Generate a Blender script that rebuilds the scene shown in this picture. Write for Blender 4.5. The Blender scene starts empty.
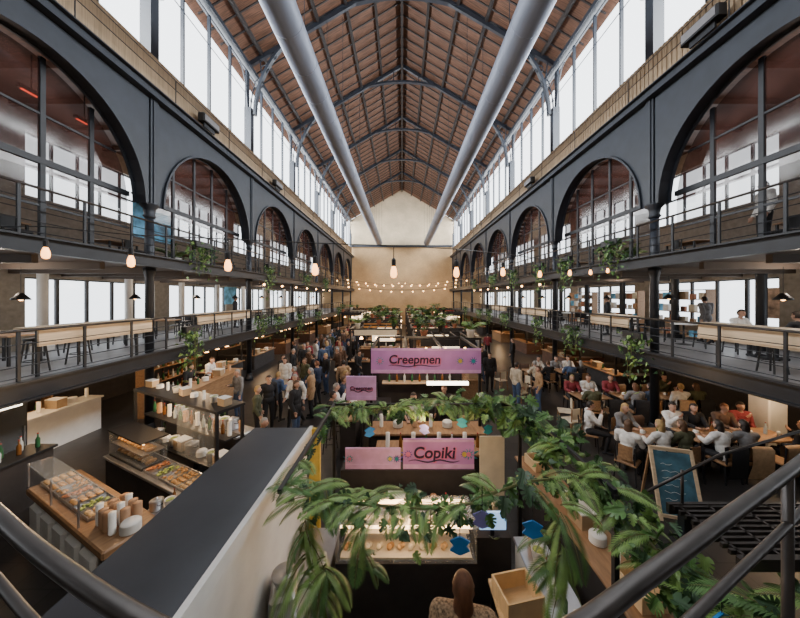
import bpy, math, random
import numpy as np
from mathutils import Vector, Matrix
R=random.Random(7)
pi=math.pi; cos=math.cos; sin=math.sin
COL=bpy.context.scene.collection
# ---------------------------------------------------------------- materials
def mat(name,c,rough=.6,metal=0.,var=.18,scale=6.,emit=0.,ec=None,stretch=None,bump=0.,alpha=1.):
    m=bpy.data.materials.new(name); m.use_nodes=True
    nt=m.node_tree; b=nt.nodes["Principled BSDF"]
    b.inputs["Roughness"].default_value=rough; b.inputs["Metallic"].default_value=metal
    tc=nt.nodes.new("ShaderNodeTexCoord"); mp=nt.nodes.new("ShaderNodeMapping")
    if stretch: mp.inputs["Scale"].default_value=stretch
    nz=nt.nodes.new("ShaderNodeTexNoise"); nz.inputs["Scale"].default_value=scale; nz.inputs["Detail"].default_value=4
    cr=nt.nodes.new("ShaderNodeValToRGB")
    cr.color_ramp.elements[0].position=.3; cr.color_ramp.elements[1].position=.7
    cr.color_ramp.elements[0].color=(*[x*(1-var) for x in c],1)
    cr.color_ramp.elements[1].color=(*[min(1,x*(1+var)) for x in c],1)
    L=nt.links.new
    L(tc.outputs["Object"],mp.inputs["Vector"]); L(mp.outputs[0],nz.inputs["Vector"]); L(nz.outputs["Fac"],cr.inputs[0]); L(cr.outputs[0],b.inputs["Base Color"])
    if bump:
        bp=nt.nodes.new("ShaderNodeBump"); bp.inputs["Strength"].default_value=bump; L(nz.outputs["Fac"],bp.inputs["Height"]); L(bp.outputs[0],b.inputs["Normal"])
    if emit:
        b.inputs["Emission Color"].default_value=(*(ec or c),1); b.inputs["Emission Strength"].default_value=emit
    if alpha<1: b.inputs["Alpha"].default_value=alpha
    return m
def brickmat(name,c1,c2,mortar,sc,rough=.8,bw=.5,rh=.25,ax=(pi/2,0,0)):
    m=bpy.data.materials.new(name); m.use_nodes=True; nt=m.node_tree; b=nt.nodes["Principled BSDF"]
    b.inputs["Roughness"].default_value=rough
    tc=nt.nodes.new("ShaderNodeTexCoord"); mp=nt.nodes.new("ShaderNodeMapping"); mp.inputs["Rotation"].default_value=ax
    br=nt.nodes.new("ShaderNodeTexBrick"); br.inputs["Color1"].default_value=(*c1,1); br.inputs["Color2"].default_value=(*c2,1)
    br.inputs["Mortar"].default_value=(*mortar,1); br.inputs["Scale"].default_value=sc; br.inputs["Brick Width"].default_value=bw; br.inputs["Row Height"].default_value=rh
    br.inputs["Mortar Size"].default_value=.012
    nz=nt.nodes.new("ShaderNodeTexNoise"); nz.inputs["Scale"].default_value=.6; nz.inputs["Detail"].default_value=6
    mx=nt.nodes.new("ShaderNodeMix"); mx.data_type='RGBA'; mx.blend_type='MULTIPLY'; mx.inputs[0].default_value=.55
    L=nt.links.new; L(tc.outputs["Object"],mp.inputs[0]); L(mp.outputs[0],br.inputs[0]); L(mp.outputs[0],nz.inputs[0]); L(br.outputs["Color"],mx.inputs[6]); L(nz.outputs["Fac"],mx.inputs[7]); L(mx.outputs[2],b.inputs["Base Color"])
    return m
M={}
M['iron']=mat('iron_paint',(.023,.029,.041),.45,.1,.15,3)
M['iron2']=mat('iron_paint_dark',(.013,.015,.02),.45,.15,.2,3)
M['rail']=mat('rail_steel',(.035,.029,.027),.36,.4,.3,8)
M['black']=mat('black_paint',(.01,.01,.012),.5)
M['roofwood']=mat('roof_boards',(.115,.053,.03),.75,0,.55,1.6,stretch=(1,16,1))
M['rafter']=mat('rafter_paint',(.018,.015,.015),.6)
M['slat']=mat('slat_wood',(.4,.29,.18),.7,0,.25,3,stretch=(1,10,.3))
M['darkwood']=mat('dark_wood',(.08,.038,.024),.6,0,.3,3,stretch=(1,6,1))
M['wood']=mat('light_wood',(.62,.47,.31),.5,0,.15,4,stretch=(1,.4,6))
M['wood2']=mat('warm_wood',(.3,.17,.085),.5,0,.25,4,stretch=(5,1,5))
M['ply']=mat('ply_wood',(.7,.52,.3),.55,0,.12,5,stretch=(1,6,1))
M['floor']=brickmat('floor_tiles',(.04,.038,.038),(.056,.052,.052),(.025,.025,.025),1.2,.4,.5,.5,(0,0,0))
M['gfloor']=mat('gallery_floor',(.2,.2,.21),.45,0,.15,2)
M['soffit']=mat('soffit',(.075,.055,.042),.7,0,.2,2)
M['brick']=brickmat('end_brick',(.78,.62,.42),(.86,.7,.48),(.66,.54,.38),3.,.85,.5,.2)
M['brick2']=brickmat('end_brick_low',(.66,.43,.22),(.74,.5,.26),(.54,.38,.22),3.,.85,.5,.2)
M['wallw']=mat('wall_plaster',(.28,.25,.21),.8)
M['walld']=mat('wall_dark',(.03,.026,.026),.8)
M['white']=mat('white_laminate',(.74,.73,.7),.4,0,.05)
M['cream']=mat('cream_panel',(.68,.61,.47),.5,0,.08)
M['duct']=mat('duct_zinc',(.22,.245,.31),.55,.3,.12,1.5,stretch=(1,.3,1))
M['roofgrey']=mat('stall_roof_grey',(.03,.034,.043),.33,.1,.2,2)
M['steel']=mat('steel',(.5,.5,.51),.3,.85,.1)
M['glass']=mat('case_glass',(.6,.65,.68),.08,.1,.05,alpha=.13)
M['dglass']=mat('screen_glass',(.06,.025,.02),.08,0,.5,1.5,alpha=.75)
M['dglass2']=mat('screen_glass_clear',(.05,.046,.046),.08,0,.3,1.5,alpha=.4)
M['pane']=mat('window_pane',(.22,.25,.28),.15,0,.6,.9,alpha=.25)
M['purple']=mat('purple_banner',(.54,.25,.6),.6,0,.1,3)
M['purple2']=mat('purple_banner_light',(.68,.4,.7),.6,0,.15,5)
M['ink']=mat('sign_ink',(.03,.012,.05),.6)
M['pink']=mat('pink_ink',(.72,.2,.38),.6)
M['teal']=mat('teal_ink',(.03,.32,.38),.6)
M['blueink']=mat('blue_ink',(.1,.08,.4),.6)
M['g1']=mat('leaf_green',(.075,.17,.045),.4,0,.35,9)
M['g2']=mat('leaf_light',(.18,.3,.08),.4,0,.35,9)
M['g3']=mat('leaf_dark',(.028,.07,.028),.45,0,.3,9)
M['stem']=mat('stem',(.12,.13,.04),.6)
M['cyan']=mat('cyan_felt',(.02,.22,.6),.5,0,.15)
M['lilac']=mat('lilac_felt',(.3,.28,.65),.5,0,.15)
M['bulb']=mat('warm_bulb',(1,.6,.3),.3,0,0,emit=6,ec=(1,.42,.12))
M['bulbs']=mat('small_warm_bulb',(1,.7,.4),.3,0,0,emit=14,ec=(1,.5,.18))
M['tube']=mat('lit_tube',(1,.95,.85),.3,0,0,emit=9,ec=(1,.88,.68))
M['warmled']=mat('warm_led',(1,.7,.4),.3,0,0,emit=12,ec=(1,.62,.3))
M['screen']=mat('lit_screen',(.4,.55,.8),.3,0,.4,4,emit=1.2,ec=(.3,.55,.9))
M['menu']=mat('lit_menu',(.9,.86,.75),.4,0,.15,12,emit=2.,ec=(1,.75,.48))
M['food']=mat('baked_food',(.5,.27,.09),.6,0,.5,30,bump=.4)
M['salad']=mat('salad_food',(.25,.3,.07),.6,0,.6,35,bump=.4)
M['sauce']=mat('roast_food',(.4,.15,.05),.5,0,.5,30,bump=.4)
M['bread']=mat('bread_crust',(.6,.38,.17),.7,0,.4,20,bump=.3)
M['skin']=mat('skin',(.5,.3,.22),.55,0,.06)
M['card']=mat('cardboard',(.38,.27,.16),.75,0,.1)
M['terr']=mat('terracotta',(.38,.16,.09),.7)
M['chalk']=mat('chalkboard_blue',(.05,.13,.18),.5,0,.4,5)
M['orange']=mat('orange_panel',(.6,.27,.06),.5)
M['red']=mat('red_panel',(.4,.04,.03),.5)
M['yellow']=mat('yellow_panel',(.7,.5,.08),.5)
M['paper']=mat('paper',(.8,.78,.73),.7,0,.03)
M['brownp']=mat('brown_paper',(.42,.24,.13),.7,0,.1)
M['poster']=mat('poster_art',(.12,.38,.6),.6,0,.6,3)
M['poster2']=mat('poster_warm',(.5,.35,.25),.6,0,.7,4)
CL={k:mat('cloth_'+k,c,.85,0,.18,12) for k,c in dict(black=(.014,.014,.017),navy=(.02,.032,.07),white=(.72,.71,.69),grey=(.2,.2,.21),tan=(.38,.24,.13),olive=(.07,.075,.04),red=(.22,.03,.04),denim=(.06,.1,.2),cream=(.55,.48,.37),brown=(.1,.055,.035)).items()}
CL['patterned']=mat('cloth_patterned',(.3,.2,.12),.85,0,.85,45)
HAIR={k:mat('hair_'+k,c,.6,0,.3,30,stretch=(1,1,.3)) for k,c in dict(dark=(.02,.013,.01),brown=(.09,.045,.022),blond=(.36,.24,.1),grey=(.26,.25,.24),auburn=(.14,.055,.025)).items()}
# ---------------------------------------------------------------- mesh builder
class MB:
    def __init__(s): s.v=[];s.f=[];s.m=[];s.mi=0
    def add(s,vs,fs):
        o=len(s.v); s.v+= [tuple(p) for p in vs]
        for f in fs: s.f.append(tuple(i+o for i in f)); s.m.append(s.mi)
        return s
    def box(s,cx,cy,cz,sx,sy,sz,rz=0,b=0):
        x,y,z=sx/2,sy/2,sz/2
        if b:
            prof=[(-x+b,-y),(x-b,-y),(x,-y+b),(x,y-b),(x-b,y),(-x+b,y),(-x,y-b),(-x,-y+b)]
            inn=[(px*(1-b/x),py*(1-b/y)) for px,py in prof]
            vs=[(a,c,-z) for a,c in prof]+[(a,c,z-b) for a,c in prof]+[(a,c,z) for a,c in inn]
            fs=[tuple(reversed(range(8)))]+[(i,(i+1)%8,8+(i+1)%8,8+i) for i in range(8)]+[(8+i,8+(i+1)%8,16+(i+1)%8,16+i) for i in range(8)]+[tuple(range(16,24))]
        else:
            vs=[(-x,-y,-z),(x,-y,-z),(x,y,-z),(-x,y,-z),(-x,-y,z),(x,-y,z),(x,y,z),(-x,y,z)]
            fs=[(0,3,2,1),(4,5,6,7),(0,1,5,4),(1,2,6,5),(2,3,7,6),(3,0,4,7)]
        c,d=cos(rz),sin(rz)
        return s.add([(cx+a*c-e*d,cy+a*d+e*c,cz+g) for a,e,g in vs],fs)
    def beam(s,p0,p1,w,h,up=(0,0,1)):
        p0=Vector(p0);p1=Vector(p1);d=(p1-p0).normalized();u=Vector(up)
        if abs(d.dot(u))>.98:u=Vector((1,0,0))
        r=d.cross(u).normalized();u=r.cross(d)
        vs=[p+r*a*w/2+u*b*h/2 for p in(p0,p1) for a,b in((-1,-1),(1,-1),(1,1),(-1,1))]
        return s.add(vs,[(3,2,1,0),(4,5,6,7),(0,1,5,4),(1,2,6,5),(2,3,7,6),(3,0,4,7)])
    def cyl(s,p0,p1,r0,r1=None,n=10,caps=True):
        if r1 is None:r1=r0
        p0=Vector(p0);p1=Vector(p1);d=(p1-p0).normalized()
        u=Vector((0,0,1)) if abs(d.z)<.95 else Vector((1,0,0))
        a=d.cross(u).normalized();b=d.cross(a)
        vs=[p+(a*cos(2*pi*i/n)+b*sin(2*pi*i/n))*r for p,r in((p0,r0),(p1,r1)) for i in range(n)]
        fs=[(i,n+i,n+(i+1)%n,(i+1)%n) for i in range(n)]
        if caps: fs+=[tuple(range(n)),tuple(reversed(range(n,2*n)))]
        return s.add(vs,fs)
    def tube(s,pts,r,n=8):
        pts=[Vector(p) for p in pts];vs=[];k=len(pts)
        rs=r if isinstance(r,(list,tuple)) else [r]*k
        up=Vector((0,0,1))
        for i,p in enumerate(pts):
            d=(pts[min(i+1,k-1)]-pts[max(i-1,0)]).normalized()
            u=up if abs(d.z)<.97 else Vector((1,0,0))
            a=d.cross(u).normalized();b=d.cross(a)
            vs+=[p+(a*cos(2*pi*j/n)+b*sin(2*pi*j/n))*rs[i] for j in range(n)]
        fs=[(i*n+j,(i+1)*n+j,(i+1)*n+(j+1)%n,i*n+(j+1)%n) for i in range(k-1) for j in range(n)]
        fs+=[tuple(range(n)),tuple(reversed(range((k-1)*n,k*n)))]
        return s.add(vs,fs)
    def sph(s,c,rx,ry=None,rz=None,nu=12,nv=8):
        ry=rx if ry is None else ry; rz=rx if rz is None else rz
        vs=[(c[0],c[1],c[2]+rz)]
        for i in range(1,nv):
            t=pi*i/nv
            vs+=[(c[0]+rx*sin(t)*cos(2*pi*j/nu),c[1]+ry*sin(t)*sin(2*pi*j/nu),c[2]+rz*cos(t)) for j in range(nu)]
        vs.append((c[0],c[1],c[2]-rz));L=len(vs)-1
        fs=[(0,1+j,1+(j+1)%nu) for j in range(nu)]
        for i in range(nv-2):
            a=1+i*nu;b=a+nu
            fs+=[(a+j,b+j,b+(j+1)%nu,a+(j+1)%nu) for j in range(nu)]
        a=1+(nv-2)*nu
        fs+=[(a+j,L,a+(j+1)%nu) for j in range(nu)]
        return s.add(vs,fs)
    def lathe(s,prof,c=(0,0,0),n=16):
        vs=[(c[0]+r*cos(2*pi*j/n),c[1]+r*sin(2*pi*j/n),c[2]+z) for r,z in prof for j in range(n)]
        k=len(prof)
        fs=[(i*n+j,i*n+(j+1)%n,(i+1)*n+(j+1)%n,(i+1)*n+j) for i in range(k-1) for j in range(n)]
        fs+=[tuple(reversed(range(n))),tuple(range((k-1)*n,k*n))]
        return s.add(vs,fs)
    def me(s,name,mats,smooth=False):
        m=bpy.data.meshes.new(name); m.from_pydata(s.v,[],s.f)
        if not isinstance(mats,(list,tuple)):mats=[mats]
        for x in mats:m.materials.append(M[x] if isinstance(x,str) else x)
        if len(mats)>1:m.polygons.foreach_set('material_index',s.m)
        if smooth:m.polygons.foreach_set('use_smooth',[True]*len(m.polygons))
        m.update();return m
def P(name,mb,mats=None,smooth=False,parent=None,label=None):
    me=mb.me(name,mats,smooth) if isinstance(mb,MB) else mb
    return dict(n=name,me=me,p=parent,l=label)
def place(T,name,loc=(0,0,0),rz=0,label='',cat='',group=None,over=None,kind=None,s=1.,rot=None):
    rotv=rot if rot else (0,0,rz)
    def mk(n,me,part=None):
        o=bpy.data.objects.new(n,me)
        COL.objects.link(o)
        if over and part in over and me is not None:
            for sl in o.material_slots[:1]:
                sl.link='OBJECT'; sl.material=over[part]
        return o
    if len(T)==1: top=mk(name,T[0]['me'],T[0]['n'])
    else:
        top=bpy.data.objects.new(name,None); top.empty_display_size=.1; COL.objects.link(top)
        d={}
        for p in T:
            o=mk(p['n'],p['me'],p['n']); o.parent=d.get(p['p'],top) if p['p'] else top
            if p['l']:o['label']=p['l']
            if p.get('loc'): o.location=p['loc']
            d.setdefault(p['n'],o)
    top.location=loc; top.rotation_euler=rotv
    if s!=1.: top.scale=(s,s,s) if not isinstance(s,tuple) else s
    if kind: top['kind']=kind
    if label: top['label']=label
    if cat: top['category']=cat
    if group: top['group']=group
    return top
def struct(name,mb,mats,loc=(0,0,0),label='',smooth=False):
    return place([P(name,mb,mats,smooth)],name,loc,0,label,'',None,None,'structure')
def textmesh(t,size,mt,ext=.004,shear=.1,off=.006,sx=1.):
    c=bpy.data.curves.new('lettering','FONT');c.body=t;c.size=size;c.extrude=ext;c.align_x='CENTER';c.align_y='CENTER';c.shear=shear;c.offset=off*size*3
    o=bpy.data.objects.new('tmp',c);COL.objects.link(o)
    dg=bpy.context.evaluated_depsgraph_get();me=bpy.data.meshes.new_from_object(o.evaluated_get(dg))
    bpy.data.objects.remove(o)
    me.transform(Matrix.Rotation(pi/2,4,'X')@Matrix.Diagonal((sx,1,1,1))); me.materials.clear(); me.materials.append(M[mt]); me.name='lettering'
    return me
# ---------------------------------------------------------------- dimensions
W=7.75; BAY=5.8; Y0=-2.7; NB=8; Y1=Y0+NB*BAY; YE=44.6; XO=12.3
GF=2.5; UF=5.35; SP=7.0; AT=10.2
posts=[Y0+BAY*k for k in range(NB+1)]
struct('floor',MB().box(0,20.8,-.1,2*XO+.6,48.4,.2),'floor',label='dark tiled market hall floor')
for sx in(-1,1):
    struct('floor',MB().box(sx*(W-.3+XO)/2,20.8,GF-.14,XO-W+.3,48,.28),['gfloor'],label='grey lower gallery floor slab')
    struct('floor',MB().box(sx*(W-.3+XO)/2,20.8,UF-.12,XO-W+.3,48,.24),['soffit'],label='upper gallery floor slab')
    for z,h,n in((GF-.12,.36,'gallery_fascia_beam'),(UF-.1,.3,'gallery_fascia_beam')):
        m=MB(); m.box(sx*(W-.38),20.8,z,.12,48,h); m.box(sx*(W-.45),20.8,z+h/2,.2,48,.04); m.box(sx*(W-.45),20.8,z-h/2,.2,48,.04)
        place([P(n,m,'iron2')],n,label='long dark iron fascia beam along the gallery edge',cat='beam',group='gallery fascia beams')
    m=MB(); m.box(sx*(W+XO)/2,20.8,10.4,XO-W,48,.15)
    for k in range(34): m.box(sx*(W+XO)/2,-2.2+k*1.4,10.25,XO-W,.12,.2)
    struct('ceiling',m,'darkwood',label='dark reddish timber gallery ceiling with joists')
    m=MB()
    for k in range(34): m.box(sx*(W+XO)/2,-2.2+k*1.4,UF-.33,XO-W-.2,.12,.18)
    struct('ceiling',m,'soffit',label='joists under the upper gallery')
    m=MB()
    for z0,z1 in((2.5,3.1),(4.85,7.5),(9.6,10.6)): m.box(sx*XO,20.8,(z0+z1)/2,.3,48,z1-z0)
    for y in posts:
        m.box(sx*XO,y,3.97,.3,.9,1.76); m.box(sx*XO,y,8.55,.3,.9,2.12)
    wl='wall_left' if sx<0 else 'wall_right'
    struct(wl,m,'wallw',label='plastered outer wall with rows of windows')
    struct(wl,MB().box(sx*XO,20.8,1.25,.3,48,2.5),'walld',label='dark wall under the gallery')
wn=1
def winframe(w,h,nv,nh,t=.06,dp=.08):
    m=MB()
    for i in range(nv+1): m.box(0,-w/2+w*i/nv,h/2,dp,t,h)
    for j in range(nh+1): m.box(0,0,h*j/nh,dp*.9,w,t)
    m.mi=1; m.add([(0,-w/2,0),(0,w/2,0),(0,w/2,h),(0,-w/2,h)],[(0,1,2,3)])
    return m
f1=P('window',winframe(4.9,1.75,5,1,.1),['iron2','pane']);f2=P('window',winframe(4.9,2.1,6,2,.07),['iron2','pane'])
f3=MB()
for i in range(5): f3.box(0,-BAY/2+.05+(BAY-.1)*i/4,2.05,.12,.13 if i in(0,4) else .07,4.1)
for z in(.03,4.05): f3.box(0,0,z,.08,BAY,.06)
f3.box(0,0,2.9,.03,BAY,.02)
f3=P('window',f3,'iron')
for sx in(-1,1):
    for k in range(NB):
        yc=posts[k]+BAY/2
        for fr,x,z,l in((f1,XO,3.1,'dark-framed gallery window with wide panes'),(f2,XO,7.5,'dark-framed upper gallery window with small panes'),(f3,W+.1,11.55,'tall clerestory window with slim iron mullions')):
            place([fr],'window_%d'%wn,(sx*x,yc,z),0,l,kind='structure'); wn+=1
m=MB(); m.add([(-8.1,YE,12.),(8.1,YE,12.),(8.1,YE,15.9),(0,YE,20.8),(-8.1,YE,15.9)],[(0,1,2,3,4)])
struct('wall_back',m,'brick',label='pale brick gable end wall')
m=MB(); m.box(0,YE+.02,6.0,2*XO,.1,12.0)
struct('wall_back',m,'brick2',label='tan lower end wall')
struct('trim_1',MB().box(0,YE-.15,12.,15.5,.3,.3),'iron')
m=MB(); m.box(0,-3.2,8,2*XO,.2,16)
struct('wall_front',m,'wallw',label='plaster wall closing the hall')
# roof
EX,EZ,RZ=8.5,15.75,20.75
for sx in(-1,1):
    m=MB()
    vs=[(sx*EX,-3,EZ),(sx*EX,YE+.1,EZ),(0,YE+.1,RZ),(0,-3,RZ)]
    vs+=[(x,y,z+.15) for x,y,z in vs]
    m.add(vs,[(0,1,2,3),(4,5,6,7),(0,1,5,4),(1,2,6,5),(2,3,7,6),(3,0,4,7)])
    struct('ceiling',m,'roofwood',label='pitched roof lined with brown timber boards')
    for i in range(1,6):
        t=i/6.; x=EX*(1-t); z=EZ+(RZ-EZ)*t-.1
        m=MB().beam((sx*x,-3,z),(sx*x,YE,z),.13,.2)
        place([P('roof_purlin',m,'rafter')],'roof_purlin',label='dark timber purlin running under the roof boards',cat='beam',group='roof purlins')
raf={}
for sx in(-1,1):
    m=MB().beam((sx*8.3,0,EZ-.03),(0,0,RZ-.1),.05,.06,(0,1,0)); raf[sx]=P('roof_rafter',m,'rafter')
for k in range(64):
    if k%8==0: continue
    for sx in(-1,1): place([raf[sx]],'roof_rafter',(0,Y0+k*BAY/8,0),label='slim dark rafter under the roof boards',cat='rafter',group='roof rafters')
place([P('ridge_beam',MB().beam((0,-3,RZ-.3),(0,YE,RZ-.3),.14,.24),'rafter')],'ridge_beam',label='dark ridge beam along the roof apex',cat='beam')
def arcpts(a,b,zc,t0,t1,n): return [(a*cos(t0+(t1-t0)*i/n),0,zc+b*sin(t0+(t1-t0)*i/n)) for i in range(n+1)]
rib=MB()
p=arcpts(7.45,6.0,13.4,0,pi,40)
for i in range(40): rib.beam(p[i],p[i+1],.13,.2,(0,1,0))
T=[P('arch_rib',rib,'iron')]
for sx in(-1,1): T.append(P('principal_rafter',MB().beam((sx*8.0,0,EZ+.05),(0,0,RZ-.2),.22,.14,(0,1,0)),'iron'))
for i in range(2,39):
    x,_,z=p[i]; zr=EZ+(RZ-EZ)*(1-abs(x)/EX)-.1
    if zr-z>.15 and i%3==0: T.append(P('web_strut',MB().beam((x,0,z),(x*1.02,0,zr),.05,.05),'iron'))
for sx in(-1,1):
    for cx,cz,r in((7.25,15.0,.22),(6.95,15.75,.2),(6.5,16.4,.15)):
        pts=[(sx*(cx+r*cos(a)),0,cz+r*sin(a)) for a in [2*pi*j/14 for j in range(15)]]
        T.append(P('web_ring',MB().tube(pts,.025,5),'iron'))
for y in posts[1:-1]:
    place(T,'roof_truss',(0,y,0),label='arched dark iron roof truss with lattice corners',cat='roof truss',group='roof trusses')
# arches
def archbay():
    m=MB(); n=28; c=BAY/2; r=2.6; zt=AT; th=.14
    pts=[(c-r*cos(pi*i/n),SP+2.64*sin(pi*i/n)) for i in range(n+1)]
    for x in(-th,th):
        for i in range(len(pts)-1):
            (a,b),(d,e)=pts[i],pts[i+1]
            m.add([(x,a,b),(x,d,e),(x,d,zt),(x,a,zt)],[(0,1,2,3)])
        for a,b in((.18,c-r),(c+r,BAY-.18)): m.add([(x,a,SP-.0),(x,b,SP),(x,b,zt),(x,a,zt)],[(0,1,2,3)])
    for i in range(len(pts)-1):
        (a,b),(d,e)=pts[i],pts[i+1]
        m.add([(-th,a,b),(-th,d,e),(th,d,e),(th,a,b)],[(0,1,2,3)])
    T=[P('arch_panel',m,'iron')]
    for sx in(-1,1):
        ring=MB()
        q=[(0,c-(r-.02)*cos(pi*i/n),SP+(r+.02)*sin(pi*i/n)) for i in range(n+1)]
        for i in range(n):
            a,b=q[i],q[i+1]; ring.beam((sx*.17,a[1],a[2]),(sx*.17,b[1],b[2]),.06,.06,(1,0,0))
        T.append(P('arch_moulding',ring,'iron'))
    return T
AB=archbay()
scr=MB(); c=BAY/2
for f in(-1.55,-.52,.52,1.55):
    h=SP-UF+2.64*math.sqrt(max(0,1-(f/2.6)**2)); scr.box(0,c+f,UF+h/2,.07,.1,h)
scr.box(0,c,SP+.25,.09,5.15,.14); scr.box(0,c,SP-.75,.05,5.2,.05); scr.box(0,c,SP+1.3,.05,4.4,.05)
up=MB(); n=24; pp=[(0,c-2.55*cos(pi*i/n),SP+2.58*sin(pi*i/n)) for i in range(n+1)]; up.add(pp,[tuple(range(n+1))])
lo=MB(); lo.add([(0,c-2.55,UF+.9),(0,c+2.55,UF+.9),(0,c+2.55,SP),(0,c-2.55,SP)],[(0,1,2,3)])
SC=[P('glazing_bars',scr,'iron2'),P('glass_pane',up,'dglass'),P('glass_pane',lo,'dglass2')]
colp=[P('column_base',MB().lathe([(.2,0),(.2,.12),(.15,.2),(.13,.3),(.13,.34)]),'iron2',True),
      P('shaft',MB().lathe([(.12,.34),(.11,4.8),(.15,4.95),(.17,5.08)],n=14),'iron2',True),
      P('upper_shaft',MB().lathe([(.15,5.08),(.13,5.5),(.11,6.6)],n=14),'iron',True),
      P('capital',MB().lathe([(.11,6.6),(.17,6.68),(.13,6.72),(.16,6.9),(.25,7.0),(.25,7.04)],n=16),'iron',True),
      P('pilaster',MB().box(0,0,10.4,.34,.3,6.7).box(0,0,8.7,.4,.14,3.3),'iron')]
def bracket(d):
    m=MB()
    q=[(0,d*(.1+.75*(1-cos(t))),13.0+2.4*sin(t)) for t in [pi/2*i/10 for i in range(11)]]
    m.tube(q,.035,6)
    for t in(.5,.8,1.1):
        yy=d*(.1+.75*(1-cos(t)));zz=13.0+2.4*sin(t); m.beam((0,d*.1,zz+.1),(0,yy,zz),.03,.03)
    return P('curved_bracket',m,'iron')
BRK=[bracket(-1),bracket(1)]
def railing(L,H=1.05,nb=4,np_=5):
    T=[P('handrail',MB().cyl((0,0,H),(0,L,H),.028,n=8),'rail',True)]
    for i in range(np_): T.append(P('post',MB().box(0,L*i/np_+.12,H/2,.035,.05,H),'iron2'))
    for j in range(nb): T.append(P('bar',MB().cyl((0,0,.15+j*(H-.2)/nb),(0,L,.15+j*(H-.2)/nb),.011,n=6),'iron2'))
    return T
RL=railing(BAY)
slt=MB()
for i in range(38): slt.box(0,BAY*(i+.5)/38,.55,.04,BAY/38*.8,1.1,0)
slt.box(.03,BAY/2,.55,.02,BAY,1.1)
SL=P('slatted_panel',slt,'slat')
for sx in(-1,1):
    for k in range(NB):
        y=posts[k]
        place(AB,'iron_arch',(sx*W,y,0),label='dark blue-grey iron arch panel spanning between gallery columns',cat='arch',group='gallery arches')
        place(SC,'glazing_screen',(sx*(W+.35),y,0),label='dark mullioned glazing screen behind the arch',cat='window screen',group='glazing screens')
        place([SL],'slatted_panel',(sx*(W-.16),y,10.44),label='tan vertical timber slats under the clerestory windows',cat='panelling',group='slatted panels')
        place(RL,'gallery_railing',(sx*(W-.42),y,UF),label='black metal railing along the upper gallery',cat='railing',group='upper gallery railings')
        place(RL,'gallery_railing',(sx*(W-.42),y,GF),label='black metal railing along the lower gallery',cat='railing',group='lower gallery railings')
    for y in posts[1:]:
        yy=min(y,YE-.4)
        place(colp+BRK,'iron_column',(sx*W,yy,0),label='slender cast iron column rising through both galleries',cat='column',group='cast iron columns')
    m=MB().box(sx*(W-.1),20.8,10.32,.5,48,.2).box(sx*(W-.16),20.8,10.43,.6,48,.03)
    place([P('cornice_beam',m,'iron')],'cornice_beam',label='long iron cornice ledge above the arches',cat='beam',group='cornices')
    m=MB().box(sx*(W+.05),20.8,15.85,.35,48,.2)
    place([P('eaves_beam',m,'iron')],'eaves_beam',label='dark eaves beam above the clerestory',cat='beam',group='eaves beams')
    m=MB()
    for z in(10.9,11.2): m.cyl((sx*(W-.42),-2.5,z),(sx*(W-.42),YE-.5,z),.012,n=6)
    for k in range(17): m.cyl((sx*(W-.42),-2.2+2.9*k,10.4),(sx*(W-.42),-2.2+2.9*k,11.2),.014,n=6)
    place([P('catwalk_rail',m,'iron2')],'catwalk_rail',label='thin maintenance handrail on the cornice ledge',cat='railing',group='cornice rails')
ring=P('seam_ring',MB().cyl((0,0,0),(0,.03,0),.48,n=28),'duct')
for x in(-3.4,3.7):
    sh=MB().cyl((x,-2,12.3),(x,43.2,12.3),.47,n=28)
    T=[P('duct_shell',sh,'duct',True)]
    for k in range(31): q=dict(ring); q['loc']=(x,-1.6+k*1.45,12.3); T.append(q)
    for y in posts[1:]:
        for d in(-.4,.4): T.append(P('hanger_rod',MB().cyl((x+d,min(y,43),12.3),(x+d,min(y,43),18.4),.012,n=5),'iron2'))
    place(T,'ventilation_duct',label='long round grey metal ventilation duct hung under the roof',cat='duct',group='ventilation ducts')
place([P('tie_beam',MB().beam((-3.4,43.3,11.75),(3.7,43.3,11.75),.25,.25),'iron')],'tie_beam',label='dark tie beam joining the duct ends',cat='beam')
fl=[P('housing',MB().box(0,0,0,.25,.9,.3,b=.03),'black'),P('bracket',MB().box(0,0,-.2,.05,.6,.2),'iron2'),P('lens',MB().box(.13,0,0,.01,.8,.2),'steel')]
for sx,y in((-1,10.9),(1,7.0),(1,16.5),(-1,16.9)):
    place(fl,'floodlight',(sx*(W-.5),y,10.74),0 if sx<0 else pi,label='black floodlight box fixed on the cornice ledge',cat='floodlight',group='cornice floodlights')
# ---------------------------------------------------------------- plants
MON=[(0,0),(.16,-.09),(.36,.02),(.47,.2),(.2,.26),(.49,.36),(.45,.52),(.17,.44),(.4,.66),(.32,.8),(.12,.6),(.24,.92),(.1,1.02),(0,1.12)]
def leaf(mb,pos,d,nrm,size,kind='m'):
    d=Vector(d).normalized(); nrm=Vector(nrm); r=d.cross(nrm)
    if r.length<.05: r=d.orthogonal()
    r.normalize(); n=r.cross(d).normalized(); pos=Vector(pos)
    if kind=='m': out=MON
    elif kind=='i': out=[(0,0),(.3,-.1),(.42,.2),(.25,.55),(0,.95)]
    else: out=[(0,0),(.14,.15),(.16,.45),(.1,.8),(0,1.15)]
    for s in(-1,1):
        vs=[pos+d*(y*size)+r*(s*x*size)+n*(abs(x)*size*.35-y*y*size*.25) for x,y in out]
        f=tuple(range(len(vs)))
        mb.add(vs,[f if s>0 else tuple(reversed(f))])
def rv(a=1): return Vector((R.uniform(-a,a),R.uniform(-a,a),R.uniform(-a,a)))
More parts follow.
